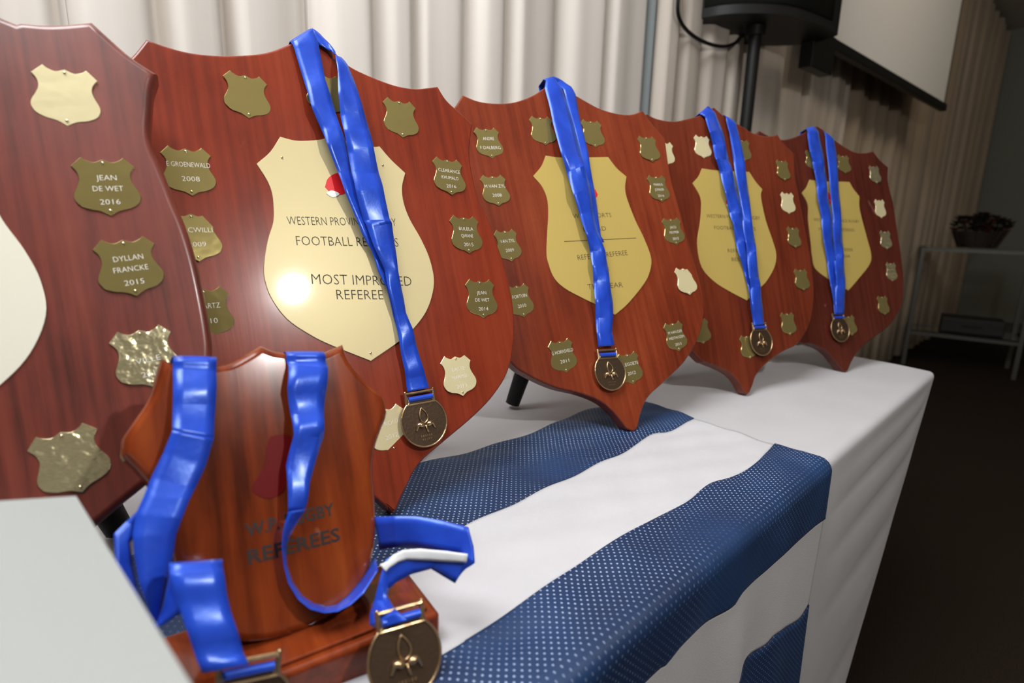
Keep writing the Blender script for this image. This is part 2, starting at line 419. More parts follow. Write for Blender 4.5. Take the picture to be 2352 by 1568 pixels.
RAD = 0.012
def front_px(px):
    P = hit(px, CORNER, rowN); return ((P - CORNER).dot(rowU), P.z - 0.75)
def top_px(px):
    P = at_z(px, 0.75) - CORNER; return (P.dot(rowU), P.dot(rowN))
_s, _t = front_px((1925, 1568)); HEMK = _s / _t            # slant of the hanging right edge of the cloth
def drape(s, d):
    """outward bulge of the front drop at distance s from the corner, d below the edge"""
    r = math.hypot(s, d); ph = math.degrees(math.atan2(d, max(1e-4, -s)))
    a = min(1.0, r / 0.10) * min(1.0, d / 0.03)
    fan = 0.0
    x = max(0.002, -s); wv = d / (1 - math.exp(-x / 0.07))
    fade = 1.0 if x < 0.42 else max(0.0, 1 - (x - 0.42) / 0.26)
    for c, wd, am in ((.018, .007, -.004), (.045, .015, .004), (.078, .010, -.010), (.115, .02, .005), (.156, .014, -.009), (.20, .025, .005), (.262, .02, -.009), (.34, .04, .006), (.45, .03, -.009), (.58, .05, .006)):
        fan += 0.5 * am * math.exp(-((wv - c) / wd) ** 2) * min(1, r / 0.12) * fade
    far = 0.005 * math.sin(s * 37 + d * 3) * min(1, d / 0.2) + 0.004 * math.sin(s * 57 - d * 6 + 1) * min(1, d / 0.15)
    k = max(0.0, min(1.0, (x - 0.72) / 0.3))
    return a * (fan * max(0.0, min(1.0, (x - HEMK * d) / 0.10)) + far * k) + 0.02 * d
def TS(s, t, off=0.0):
    """point of the covered table: t>0 into the table top, t<0 down the front drop"""
    tr = RAD * math.pi / 4
    C_ = CORNER + rowU * s
    ripple = 0.0012 * math.sin(s * 22 + t * 9) * math.sin(t * 17 + 1)
    if t >= tr: return C_ + rowN * (t + RAD - tr) + Vector((0, 0, off + ripple * min(1, (t - tr) / 0.04)))
    if t <= -tr:
        d = -t - tr; return C_ - rowN * (off + drape(s, d)) + Vector((0, 0, -d - RAD))
    a = (tr - t) / (2 * tr) * math.pi / 2
    return C_ + rowN * (RAD - (RAD + off) * math.sin(a)) + Vector((0, 0, -RAD + (RAD + off) * math.cos(a)))
def s_end(t):
    return 0.17 * t if t > 0 else (HEMK * t)
def cloth_mesh():
    tr = RAD * math.pi / 4
    ts = [-0.735 + i * 0.7 / 110 for i in range(110)] + [-0.03, -0.024, -0.018, -0.014, -tr, -tr / 2, 0, tr / 2, tr] + [0.03 + i * (TD - 0.03) / 16 for i in range(17)]
    n = 260; V = []; Fc = []
    for t in ts:
        e = s_end(t)
        for i in range(n + 1):
            u = i / n; s_ = -TL * (1 - u) ** 1.25 * 1.0 + e * (1 - (1 - u) ** 1.25)
            V.append(TS(s_, t))
    for d in (0.01, 0.2, 0.45, 0.73):
        for i in range(n + 1):
            b = V[(len(ts) - 1) * (n + 1) + i]; s_ = (b - CORNER).dot(rowU)
            V.append(Vector((b.x, b.y, 0.75 - d)) + rowN * (0.008 + 0.008 * math.sin(s_ * 40) * d))
    R = len(ts) + 4
    for r in range(R - 1):
        for i in range(n):
            a = r * (n + 1) + i; Fc.append((a, a + 1, a + n + 2, a + n + 1))
    # hanging end drops on both sides
    for side in (n, 0):
        base = [V[r * (n + 1) + side] for r in range(110 + 6, len(ts))]
        sg = 1 if side else -1; b0 = len(V); D_ = (0.0, 0.008, 0.03, 0.2, 0.45, 0.735)
        for j, p in enumerate(base):
            for d in D_:
                out = (0.0 if d == 0 else 0.006) + 0.01 * math.sin(j * 1.3) * d
                q = Vector((p.x, p.y, p.z - d)) + rowU * sg * out
                q -= rowU * sg * (HEMK * d * (1 - j / (len(base) - 1)) + 0.006 * (d > 0) * (j == 0))
                V.append(q)
        m_ = len(D_)
        for j in range(len(base) - 1):
            for k in range(m_ - 1):
                a = b0 + j * m_ + k
                Fc.append((a, a + m_, a + m_ + 1, a + 1) if side == 0 else (a, a + 1, a + m_ + 1, a + m_))
    return mobj('tablecloth', V, Fc, LINEN, None, True, None, 60)
tag(cloth_mesh(), 'plain white tablecloth hanging to the dark floor over the long table', 'tablecloth')

# striped jersey runner across the table's front edge
RUN = empty('striped_runner', loc=TS(-0.7, 0.05)); tag(RUN, 'navy and white striped jersey cloth draped over the front table edge', 'cloth')
RUNI = RUN.matrix_basis.copy(); RUNL = Matrix.Translation(-RUN.location)
def resample(pts, n):
    c = [Vector((p[0], p[1], 0)) for p in catmull([(p[0], p[1], 0) for p in pts], 6)]
    L = [0]
    for i in range(1, len(c)): L.append(L[-1] + (c[i] - c[i - 1]).length)
    out = []; j = 0
    for k in range(n + 1):
        d = L[-1] * k / n
        while j < len(c) - 2 and L[j + 1] < d: j += 1
        q = (d - L[j]) / max(1e-9, L[j + 1] - L[j]); out.append(c[j].lerp(c[j + 1], q))
    return out
def band(name, lo, hi, mat, off, rows=26, n=150, endbulge=0.0, lab=None):
    A = resample(lo, n); B = resample(hi, n); V = []; Fc = []; U = []
    for r in range(rows + 1):
        q = r / rows
        for i in range(n + 1):
            p = A[i].lerp(B[i], q)
            wr = 0.0015 * math.sin(p.x * 60 + p.y * 25) * math.sin(p.y * 90) if p.y > 0.03 else 0.0
            V.append(TS(p.x, p.y, off + wr + 0.0012) + RUNL.translation); U.append((p.x, p.y))
    for r in range(rows):
        for i in range(n):
            a = r * (n + 1) + i; Fc.append((a, a + 1, a + n + 2, a + n + 1))
    o = mobj(name, V, Fc, mat, RUN, True, U)
    md = o.modifiers.new('thick', 'SOLIDIFY'); md.thickness = 0.0016; md.offset = 1
    if lab: o['label'] = lab
    return o
def ext(lst, ds):      # carry a boundary on to the left, out behind the trophy
    a, b = lst[0], lst[1]; dx = a[0] - b[0]; dy = a[1] - b[1]; L = math.hypot(dx, dy)
    return [(a[0] + dx / L * ds, a[1] + dy / L * ds * 0.2)] + lst
up1 = [top_px(p) for p in ((262, 1303), (600, 1180), (940, 1080), (1100, 1040), (1230, 1000), (1330, 955), (1400, 938), (1480, 925))]
lo1 = [top_px(p) for p in ((1085, 1210), (1200, 1157), (1300, 1112), (1400, 1062), (1460, 1030), (1500, 1003), (1540, 997), (1570, 985), (1597, 967))]
lo1 = [(lo1[0][0] - 0.55, lo1[0][1] - 0.03), (lo1[0][0] - 0.25, lo1[0][1] - 0.01)] + lo1
up2 = [top_px(p) for p in ((1000, 1535), (1076, 1485), (1150, 1437), (1240, 1372), (1330, 1315), (1400, 1265), (1500, 1207), (1580, 1163), (1632, 1122), (1680, 1108), (1740, 1076), (1762, 1050), (1783, 1026))]
up2 = [(up2[0][0] - 0.6, up2[0][1] + 0.02), (up2[0][0] - 0.3, up2[0][1] + 0.01)] + up2
lo2 = [front_px(p) for p in ((1449, 1568), (1510, 1516), (1550, 1468), (1603, 1424), (1664, 1380), (1690, 1345), (1739, 1310), (1774, 1275), (1809, 1244), (1853, 1205), (1884, 1183))]
lo2 = [(lo2[0][0] - 0.75, lo2[0][1]), (lo2[0][0] - 0.4, lo2[0][1])] + lo2
up3 = [front_px(p) for p in ((1640, 1600), (1695, 1521), (1743, 1472), (1765, 1442), (1818, 1415), (1844, 1378))]
up3 = [(up3[0][0] - 0.7, up3[0][1] - 0.02), (up3[0][0] - 0.35, up3[0][1] - 0.01)] + up3
sR = front_px((1815, 1568))[0]
lo3 = [(up3[0][0], -0.5), (up3[3][0], -0.48), (sR + 0.0, -0.42)]
for i_ in range(1): pass
band('navy_stripe', lo1, up1, NAVY, 0.0022, lab='navy mesh stripe farthest from the table edge')
band('white_stripe', up2, lo1, JWHITE, 0.0012)
band('navy_stripe', lo2, up2, NAVY, 0.0028, 34, lab='navy mesh stripe folded over the table edge')
band('white_stripe', up3, lo2, JWHITE, 0.0012)
band('navy_stripe', lo3, up3, NAVY, 0.0024, lab='navy stripe low on the hanging front')

# ------------------------------------------------------------------ award shields
def pose(x, y, z, yaw, lean, roll):
    rt = Vector((math.cos(yaw), math.sin(yaw), 0)); n = Vector((math.sin(yaw), -math.cos(yaw), 0))
    up = math.cos(lean) * Vector((0, 0, 1)) - math.sin(lean) * n; nn = math.cos(lean) * n + math.sin(lean) * Vector((0, 0, 1))
    a = math.cos(roll) * rt + math.sin(roll) * up; b = -math.sin(roll) * rt + math.cos(roll) * up
    M = Matrix((a, b, nn)).transposed().to_4x4(); M.translation = Vector((x, y, z)); return M
K = (1.06 - 0.757) / 0.31
POSE = {
    1: pose(-0.3708 * K, 0.3092 * K, 0.757, 0.5431, 0.3618, 0.0717),
    2: pose(-0.11589 * K, 0.5426 * K, 0.757, 0.63202, 0.37313, 0.00429),
    3: pose(0.19839 * K, 0.81143 * K, 0.757, 0.46968, 0.41377, 0.04955),
    4: pose(0.46399 * K, 1.02023 * K, 0.757, 0.42494, 0.34803, -0.01991),
    5: pose(0.77396 * K, 1.22313 * K, 0.757, 0.38495, 0.33985, -0.00671)}
def loc(px, M, off=0.0):
    """the point of the plane at height off above M's own plane that shows at a photo position, in M's coordinates"""
    if px[0] == 'l': return Vector((px[1], px[2], off))
    n = M.col[2].to_3d(); o = M.translation + n * off
    v = hit(px, o, n) - M.translation
    return Vector((v.dot(M.col[0].to_3d()), v.dot(M.col[1].to_3d()), off))
def mirror(p, a, b):
    d = (b - a).normalized(); v = p - a; return a + d * (2 * v.dot(d)) - v
def shield_outline(M, A, B, C, tip, D=None, Al=None, Bl=None):
    """A peak>right corner, B corner>side, C side>tip; left half traced where seen, else mirrored"""
    f = lambda L: [loc(p, M) for p in L]
    A, B, C, tp = f(A), f(B), f(C), f(tip)
    t = tp[len(tp) // 2]; pk = A[0]; mr = lambda L: [mirror(p, t, pk) for p in L]
    if D:
        D = f(D); k = len(C) * 6 // 10; hidden = [p for p in mr(C)[:k] if p.y > D[0].y + 0.03]
        left = D[::-1] + hidden[::-1]
    else: left = mr(C)[::-1]
    Al = f(Al) if Al else mr(A)[::-1]
    Bl = f(Bl) if Bl else mr(B)[::-1]
    Bl = Bl[:]; Bl[-1] = Al[0]
    if left[-1].y > Bl[0].y - 0.001: left = [p for p in left if p.y < Bl[0].y - 0.004]
    left[-1:] = [left[-1]]; left.append(Bl[0])
    return outline2d([A, B, C, tp, left, Bl, Al])
SH = {
 1: dict(A=[('l', 0.0, 0.5235), ('l', 0.035, 0.512), (0, 34), (53, 46), (107, 51), (158, 49), (209, 44)],
         B=[(209, 44), (253, 84), (300, 125), (362, 166)],
         C=[(362, 166), (351, 200), (347, 250), (344, 300), (351, 336), (371, 380), (404, 463), (430, 526), (453, 603), (472, 690), (485, 768), (487, 816), (478, 900), (445, 985), (398, 1050), (338, 1111), (268, 1168), (208, 1219), (150, 1275), ('l', 0.012, 0.012)],
         tip=[('l', 0.012, 0.012), ('l', 0, 0), ('l', -0.012, 0.012)]),
 2: dict(A=[(722, 74), (765, 113), (799, 147), (845, 171), (906, 194), (952, 202), (983, 200), (1006, 197)],
         B=[(1006, 197), (1024, 226), (1044, 246), (1070, 269), (1086, 286)],
         C=[(1086, 286), (1082, 322), (1080, 355), (1087, 405), (1100, 455), (1123, 504), (1143, 560), (1159, 606), (1176, 677), (1182, 737), (1179, 804), (1165, 859), (1133, 910), (1090, 955), (1030, 1006), (979, 1049), (954, 1079), (937, 1113), (924, 1139), (912, 1168)],
         tip=[(912, 1168), (905, 1179), (893, 1166)],
         Al=[(336, 88), (380, 104), (432, 118), (493, 125), (554, 125), (615, 118), (668, 98), (722, 74)],
         Bl=[(268, 155), (303, 128), (336, 88)]),
 3: dict(A=[(1266, 188), (1292, 200), (1320, 216), (1349, 233), (1380, 249), (1419, 260), (1450, 262), (1477, 253)],
         B=[(1477, 253), (1499, 284), (1528, 318)],
         C=[(1528, 318), (1532, 345), (1536, 375), (1546, 425), (1562, 480), (1583, 560), (1601, 620), (1616, 680), (1617, 730), (1603, 780), (1575, 828), (1547, 858), (1520, 883), (1489, 913), (1474, 947), (1466, 980)],
         tip=[(1466, 980), (1456, 991), (1440, 984)],
         D=[(1174, 832), (1214, 861), (1275, 889), (1336, 904), (1382, 923), (1413, 950), (1440, 984)][::-1][::-1],
         Al=[(1063, 217), (1092, 229), (1121, 235), (1160, 236), (1191, 231), (1224, 218), (1250, 201), (1266, 188)],
         Bl=[(1026, 262), (1046, 243), (1063, 217)]),
 4: dict(A=[(1641, 246), (1667, 268), (1703, 288), (1731, 305), (1758, 312), (1779, 310), (1787, 308)],
         B=[(1787, 308), (1800, 328), (1826, 352)],
         C=[(1826, 352), (1826, 385), (1828, 410), (1835, 443), (1847, 506), (1857, 558), (1864, 600), (1870, 650), (1869, 700), (1858, 750), (1832, 790), (1802, 806), (1766, 831), (1739, 860), (1730, 884), (1723, 901)],
         tip=[(1723, 901), (1717, 905), (1708, 898)],
         D=[(1600, 816), (1625, 833), (1650, 843), (1678, 858), (1696, 876), (1708, 898)],
         Al=[(1486, 261), (1510, 272), (1549, 278), (1588, 270), (1610, 263), (1630, 250), (1641, 246)]),
 5: dict(A=[(1878, 289), (1893, 299), (1917, 320), (1941, 337), (1965, 349), (1989, 350), (2006, 346)],
         B=[(2006, 346), (2020, 365), (2041, 384)],
         C=[(2041, 384), (2040, 410), (2044, 434), (2053, 470), (2062, 530), (2070, 580), (2076, 637), (2074, 690), (2064, 717), (2045, 746), (2008, 775), (1984, 794), (1967, 814), (1957, 831), (1949, 850)],
         tip=[(1949, 850), (1943, 856), (1936, 851)],
         D=[(1835, 784), (1860, 789), (1887, 799), (1906, 814), (1922, 834), (1936, 851)])}
PL = {
 2: [[(643, 315), (682, 324), (732, 322), (757, 316), (785, 322), (830, 334), (858, 338), (871, 337)], [(871, 337), (897, 367), (930, 398)],
     [(930, 398), (923, 430), (926, 464), (940, 503), (967, 551), (987, 598), (996, 650), (983, 705), (955, 748), (916, 784), (851, 829)],
     [(851, 829), (758, 792), (710, 768), (659, 733), (623, 685), (607, 638), (607, 598), (615, 551), (627, 511), (628, 475), (624, 443), (613, 415), (589, 377)], [(589, 377), (620, 350), (643, 315)]],
 3: [[(1253, 358), (1285, 362), (1340, 362), (1396, 361)], [(1396, 361), (1415, 386), (1438, 406)],
     [(1438, 406), (1435, 432), (1440, 458), (1458, 505), (1479, 549), (1495, 595), (1489, 632), (1471, 662), (1440, 699), (1412, 723)],
     [(1412, 723), (1367, 699), (1336, 684), (1296, 662), (1272, 638), (1258, 601), (1255, 577), (1257, 530), (1259, 497), (1257, 460), (1245, 430), (1224, 405)], [(1224, 405), (1243, 382), (1253, 358)]],
 4: [[(1612, 387), (1640, 391), (1690, 394), (1720, 395)], [(1720, 395), (1735, 418), (1750, 435)],
     [(1750, 435), (1747, 453), (1758, 506), (1774, 553), (1782, 584), (1778, 613), (1761, 644), (1747, 659), (1715, 690)],
     [(1715, 690), (1680, 672), (1640, 647), (1611, 613), (1601, 559), (1607, 515), (1610, 482), (1608, 453), (1590, 421)], [(1590, 421), (1604, 405), (1612, 387)]],
 5: [[(1859, 413), (1890, 417), (1920, 417), (1950, 418)], [(1950, 418), (1960, 435), (1973, 451)],
     [(1973, 451), (1974, 482), (1989, 541), (2000, 584), (1996, 608), (1972, 639), (1948, 667)],
     [(1948, 667), (1907, 644), (1873, 618), (1865, 588), (1862, 558), (1856, 506), (1855, 470), (1841, 443)], [(1841, 443), (1852, 430), (1859, 413)]]}
_r = [(0, .46), (.05, .44), (.14, .41), (.25, .45), (.31, .5)]; _b = [(.31, .5), (.40, .41), (.47, .34)]
_c = [(.47, .34), (.40, .24), (.38, .12), (.42, 0), (.48, -.12), (.49, -.22), (.43, -.33), (.30, -.40), (.14, -.44), (0, -.52)]
_mx = lambda L: [(-x, y) for x, y in L][::-1]
PLATE_OL = outline2d([_r, _b, _c, _mx(_c), _mx(_b), _mx(_r)], 3)
PW, PH = 0.0445, 0.0475
PLATE_OL = [Vector((p.x * PW, p.y * PH, 0)) for p in PLATE_OL]
def name_plate(M, root, px, lines, mat=None, rot=0.0, tilt=(0, 0), scale=1.0, lab=None, ink=None, sx=1.0):
    c = loc(px, M)
    bend = Vector((random.uniform(-1, 1), random.uniform(-1, 1)))
    Lm = Matrix.Translation((c.x, c.y, 0.0003)) @ Matrix.Rotation(math.radians(rot), 4, 'Z') @ Matrix.Rotation(math.radians(tilt[0]), 4, 'X') @ Matrix.Rotation(math.radians(tilt[1]), 4, 'Y') @ Matrix.Diagonal((scale * sx, scale, 1, 1))
    o = slab('name_plate', PLATE_OL, 0.0009, 0.0, mat or PLATE, root, 0.0003, 1, True, sharp=25)
    o.matrix_local = Lm
    if lab: o['label'] = lab
    if lines:
        L = []; n = len(lines); cap = 0.0050 if n < 3 else 0.0045
        ys = {1: [-0.002], 2: [0.0035, -0.0105], 3: [0.0045, -0.0045, -0.0155]}[n]
        for t, y in zip(lines, ys):
            if not t: continue
            wd = min(0.036 if y > 0 else 0.034, len(t) * cap * 0.74); sh = 0.0008
            L.append((t, -wd / 2 + sh, y, wd / 2 + sh, y + 0.0002, cap, -0.012))
        letter_lines('engraving', L, ink or CUT, o, 0.00105)
    for y in (0.019, -0.0205):
        q = MB(); q.tube([(0, y, 0.0008), (0, y, 0.0016), (0, y, 0.0019)], [0.0012, 0.0011, 0.0004], 8); q.build('pin', PIN, o, True)
    return o
TH = 0.018
def easel(k, M, label):
    e = empty('display_easel', M.copy()); tag(e, label, 'easel', 'black easels behind the shields')
    z0 = -TH - 0.002
    for s in (-1, 1):
        q = MB(); q.tube([(s * 0.075, 0.115, z0 - 0.006), (s * 0.03, 0.33, z0 - 0.006)], 0.006, 8); q.build('upright', BLACK, e, True, 40)
        Mi = M.inverted()
        top = M @ Vector((s * 0.035, 0.30, z0 - 0.01)); nb = -M.col[2].to_3d(); nb.z = 0; nb.normalize()
        rt = M.col[0].to_3d()
        b = top + nb * 0.03 + rt * s * 0.075; b = Mi @ Vector((b.x, b.y, 0.7575))
        q = MB(); q.tube([(s * 0.035, 0.30, z0 - 0.01), Vector((s * 0.035, 0.30, z0 - 0.01)).lerp(b, 0.8), b], [0.009, 0.014, 0.012], 10); q.build('back_leg', BLACK, e, True, 40)
    q = MB(); q.box((0, 0.13, z0 - 0.006), (0.15, 0.02, 0.008)); q.build('crossbar', BLACK, e, bevel=0.001)
    q = MB(); q.box((0, 0.30, z0 - 0.006), (0.09, 0.02, 0.008)); q.build('crossbar', BLACK, e, bevel=0.001)
    return e
def blob(pts, n=4):
    return outline2d([pts], n)
def flower(M, root, px, s, z=0.0012):
    c = loc(px, M)
    e = None
    def piece(nm, pts, mat, zz):
        ol = outline2d([[(c.x + x * s, c.y + y * s) for x, y in pts + pts[:1]]], 4)
        return slab(nm, ol, zz, z - 0.0006, mat, root)
    e = piece('emblem', [(-1.0, -.35), (-.8, .05), (-.35, .3), (-.05, .1), (.05, -.3), (-.3, -.62), (-.75, -.6)], RED, z)
    piece('emblem', [(-.35, .35), (-.42, .8), (-.1, 1.25), (.2, .95), (.28, .5), (.05, .2)], RED, z)
    piece('emblem', [(1.0, -.3), (.85, .15), (.42, .32), (.12, .1), (.08, -.3), (.35, -.6), (.8, -.55)], RED, z)
    piece('emblem', [(-1.0, -.62), (-.75, -.48), (-.45, -.62), (-.75, -.78)], WHITE, z + 0.0002)
    piece('emblem', [(.05, -.35), (.16, -.7), (.12, -1.2), (.02, -1.2), (0, -.7)], GREEN, z + 0.0002)
def plaque_text(M, root, spec, z, thin=-0.014, mat=None):
    """spec: (text, left baseline px, right baseline px, cap height in m)"""
    for t, a, b, cap in spec:
        pa, pb = loc(a, M), loc(b, M)
        letter_lines('lettering', [(t, pa.x, pa.y, pb.x, pb.y, cap, thin)], mat or INK, root, z)

LAB = {1: 'large dark mahogany award shield at the left end, cut off by the frame',
       2: 'big red-brown award shield whose plaque reads MOST IMPROVED REFEREE',
       3: 'award shield in the middle with a yellow plaque reading REFEREE OF YEAR',
       4: 'smaller looking award shield, second from the right end of the row',
       5: 'farthest and darkest award shield at the right end of the row'}
ROOT = {}
def build_shield(k, pmat, ptext=None, fl=None, pth=0.0012):
    M = POSE[k]; r = empty('award_shield', M); ROOT[k] = r
    tag(r, LAB[k], 'award shield', 'wooden award shields in a row')
    ol = shield_outline(M, **SH[k])
    slab('board', ol, 0.0, -TH - (0.004 if k == 1 else 0), WOOD[k], r, 0.0065 if k == 1 else 0.003, 4)
    if k == 1:
        M2 = POSE[2]; q = 0.5235 / 0.543
        sg = [[(loc(p, M2).x * q, loc(p, M2).y * q) for p in s] for s in PL[2]]
    else:
        sg = [[(loc(p, M).x, loc(p, M).y) for p in s] for s in PL[k]]
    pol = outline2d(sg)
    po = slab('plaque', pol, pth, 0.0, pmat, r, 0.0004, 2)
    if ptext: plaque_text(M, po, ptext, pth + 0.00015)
    if fl: flower(M, po, fl[0], fl[1], pth + 0.0003)
    return r, M, po
# shield 1
r, M, po = build_shield(1, brass('gold with painted glare', (0.90, 0.88, 0.74), 0.3, 0.1, 0))  # near-white colour paints bounced-light glare over the whole plaque
name_plate(M, r, (152, 222), None, PLATE_B, -6, (2, 0), 1.0, 'blank bright plate with a soft dent')
name_plate(M, r, (245, 428), ['JEAN', 'DE WET', '2016'], PLATE, -1, (0, 1))
name_plate(M, r, (297, 612), ['DYLLAN', 'FRANCKE', '2015'], PLATE, 3, (-1, 1))
name_plate(M, r, (336, 820), ['', 'VILLE', '2012'], PLATE_C, 4, (0, 2), 1.0, 'crumpled pale brass plate')
name_plate(M, r, (163, 1057), None, PLATE_C, 8, (0, 1), 1.0, 'heavily crumpled blank brass plate')
# shield 2
r, M, po = build_shield(2, PLAQUE, [('WESTERN PROVINCE RUGBY', (660, 517), (910, 520), 0.0095), ('FOOTBALL REFEREES', (681, 564), (915, 567), 0.0105),
    ('MOST IMPROVED', (716, 653), (945, 657), 0.0115), ('REFEREE', (773, 688), (880, 688), 0.0110)], ((797, 415), 0.026))
for p in ((647, 363), (878, 381), (850, 811)):
    c = loc(p, M); q = MB(); q.tube([(c.x, c.y, 0.001), (c.x, c.y, 0.0021)], 0.0011, 8); q.build('pin', PIN, po, True)
name_plate(M, r, (567, 220), None, PLATE, -3, (1, 2))
name_plate(M, r, (748, 216), None, PLATE, -2, (0, 1))
name_plate(M, r, (920, 272), None, PLATE, -4, (1, -1))
name_plate(M, r, (433, 393), ['E GROENEWALD', '2008'], PLATE, 0, (0, 0), lab=None)
name_plate(M, r, (447, 543), ['MACWILLI', '2009'], PLATE, 1, (-2, 3))
name_plate(M, r, (474, 718), ['SWARTZ', '2010'], PLATE, 0, (4, -3))
name_plate(M, r, (1031, 405), ['CLEARANCE', 'KHUMALO', '2016'], PLATE, -4, (-1, 0))
name_plate(M, r, (1070, 538), ['BULELA', 'QWANE', '2015'], PLATE, -2, (0, 1))
name_plate(M, r, (1105, 685), ['JEAN', 'DE WET', '2014'], PLATE, -4, (1, 0))
name_plate(M, r, (1053, 861), ['LASTE', 'HARMSE', '2013'], PLATE_B, 0, (-2, 2), 1.0, 'brass plate with painted gleam beside the hanging medal')
name_plate(M, r, (893, 985), ['LE ROUX', '2012'], PLATE_B, 5, (4, 2))
# shield 3
r, M, po = build_shield(3, PLAQUE_Y, [('WEST SPORTS', (1316, 502), (1404, 499), 0.0075), ('BOARD', (1340, 532), (1392, 530), 0.0075),
    ("REFEREES' REFEREE", (1327, 598), (1441, 586), 0.0085), ('OF', (1380, 628), (1400, 626), 0.0085), ('THE  YEAR', (1350, 665), (1430, 660), 0.0085)], ((1348, 440), 0.0185))
a, b = loc((1295, 555), M), loc((1460, 547), M)
q = MB(); q.tube([(a.x, a.y, 0.0013), (b.x, b.y, 0.0013)], 0.0004, 6); q.build('engraved_line', INK, po)
name_plate(M, r, (1122, 328), ['ANDRE', 'F DALBERG'], PLATE, 2, (2, 1))
name_plate(M, r, (1137, 437), ['M VAN ZYL', '2008'], PLATE, 1, (0, 0))
name_plate(M, r, (1166, 563), ['VAN ZYL', '2009'], PLATE, 2, (0, 1), sx=.9)
name_plate(M, r, (1194, 690), ['FORTUIN', '2010'], PLATE, 3, (1, 1), sx=.9)
name_plate(M, r, (1292, 817), ['G HORNSVELD', '2011'], PLATE, 2, (2, 0))
name_plate(M, r, (1246, 300), None, PLATE, 0, (1, -1))
name_plate(M, r, (1361, 307), None, PLATE, -2, (1, 1))
name_plate(M, r, (1490, 342), None, PLATE, 0, (-1, 1))
name_plate(M, r, (1512, 433), ['MARIUS', 'JONKER', '2016'], PLATE, 0, (0, 1))
name_plate(M, r, (1546, 531), ['JACO', 'PEYPER', '2015'], PLATE, 0, (1, -1))
name_plate(M, r, (1575, 645), ['', '', ''], PLATE_B, 0, (-2, 3), 1.0, 'bright creased plate at the right rim')
name_plate(M, r, (1551, 772), ['M VAN DER', 'WESTHUIZEN', '2013'], PLATE, 2, (1, 1))
name_plate(M, r, (1446, 845), ['L LEGOETE', '2012'], PLATE, 1, (1, 0))
# shield 4
r, M, po = build_shield(4, PLAQUE_Y, [('WESTERN PROVINCE RUGBY', (1622, 500), (1745, 505), 0.0072), ('FOOTBALL REFEREES', (1640, 527), (1735, 530), 0.0072), ('REFEREE', (1671, 580), (1712, 580), 0.0072), ('BEST', (1680, 600), (1706, 600), 0.0072)], ((1681, 460), 0.0175))
for px_, mt, rt_, sx_ in (((1613, 337), PLATE_B, 0, 1), ((1706, 345), PLATE, 0, 1), ((1528, 352), PLATE_B, 0, 1), ((1798, 391), PLATE, 0, .9), ((1809, 466), PLATE_B, -1, .95), ((1823, 545), PLATE, -2, .9), ((1841, 642), PLATE, 0, 1), ((1810, 743), PLATE, 0, 1), ((1718, 796), PLATE, 2, 1), ((1610, 760), PLATE, 3, 1)):
    name_plate(M, r, px_, None, mt, rt_, (random.uniform(-2, 2), random.uniform(-2, 2)), 0.93, None, None, sx_)
# shield 5
r, M, po = build_shield(5, PLAQUE_Y, [('WESTERN PROVINCE RUGBY', (1868, 508), (1973, 512), 0.0072), ('FOOTBALL REFEREES', (1880, 530), (1962, 532), 0.0072), ('REFEREE', (1925, 577), (1958, 577), 0.0072), ('YEAR', (1932, 592), (1952, 592), 0.0072)], ((1905, 462), 0.0165))
for px_, mt, rt_, sx_ in (((1865, 367), PLATE, 0, 1), ((1938, 377), PLATE, 0, 1), ((2009, 401), PLATE_C, 0, .9), ((2021, 479), PLATE_B, 0, .9), ((2034, 551), PLATE_C, -1, .9), ((2047, 624), PLATE_C, -2, .9), ((2028, 701), PLATE, 0, .9), ((1952, 747), PLATE, 4, .9)):
    name_plate(M, r, px_, None, mt, rt_, (random.uniform(-2, 2), random.uniform(-2, 2)), 0.93, None, None, sx_)
for k, lb in ((1, 'black easel behind the leftmost cut-off shield'), (2, 'black easel holding up the MOST IMPROVED REFEREE shield'), (3, 'black easel holding up the middle shield with the yellow plaque'), (4, 'black easel behind the second shield from the right end'), (5, 'black easel behind the farthest shield')):
    easel(k, POSE[k], lb)

# ------------------------------------------------------------------ small trophy
MT = pose(-0.1375, 0.3299, 0.779, 0.6888, 0.4554, -0.0617)
TR = empty('shield_trophy', MT); tag(TR, 'small varnished wooden shield trophy on a plinth, lettered W.P. RUGBY REFEREES', 'trophy')
tol = shield_outline(MT,
    A=[(600, 790), (628, 802), (660, 807), (700, 812), (742, 808), (765, 799), (791, 787)],
    B=[(791, 787), (798, 810), (817, 842), (848, 876), (879, 902), (888, 918)],
    C=[(888, 918), (892, 951), (879, 987), (866, 1028), (861, 1079), (866, 1141), (868, 1213), (861, 1275), (838, 1342), (796, 1394), (740, 1432), (700, 1452)],
    tip=[(700, 1452), (690, 1460), (678, 1456)],
    Al=[(371, 819), (405, 834), (450, 840), (497, 836), (530, 830), (575, 806), (600, 790)],
    Bl=[(281, 1005), (307, 966), (335, 925), (351, 889), (362, 850), (371, 819)])
slab('board', tol, 0.0, -0.020, WOODT, TR, 0.0065, 5)
paint = plaque_text(MT, TR, [('W.P. RUGBY', (566, 1233), (769, 1181), 0.0088), ('REFEREES', (571, 1296), (782, 1240), 0.0094)], 0.0002, 0.02, PAINT)
pts = [loc(((x / 1.941) + 240, (y / 1.941) + 760), MT) for x, y in ((740, 470), (800, 460), (835, 480), (820, 560), (810, 640), (800, 710), (740, 745), (690, 735), (655, 700), (690, 640), (720, 590), (722, 520))]
slab('emblem', outline2d([[(p.x, p.y) for p in pts + pts[:1]]]), 0.0003, -0.001, REDW, TR)
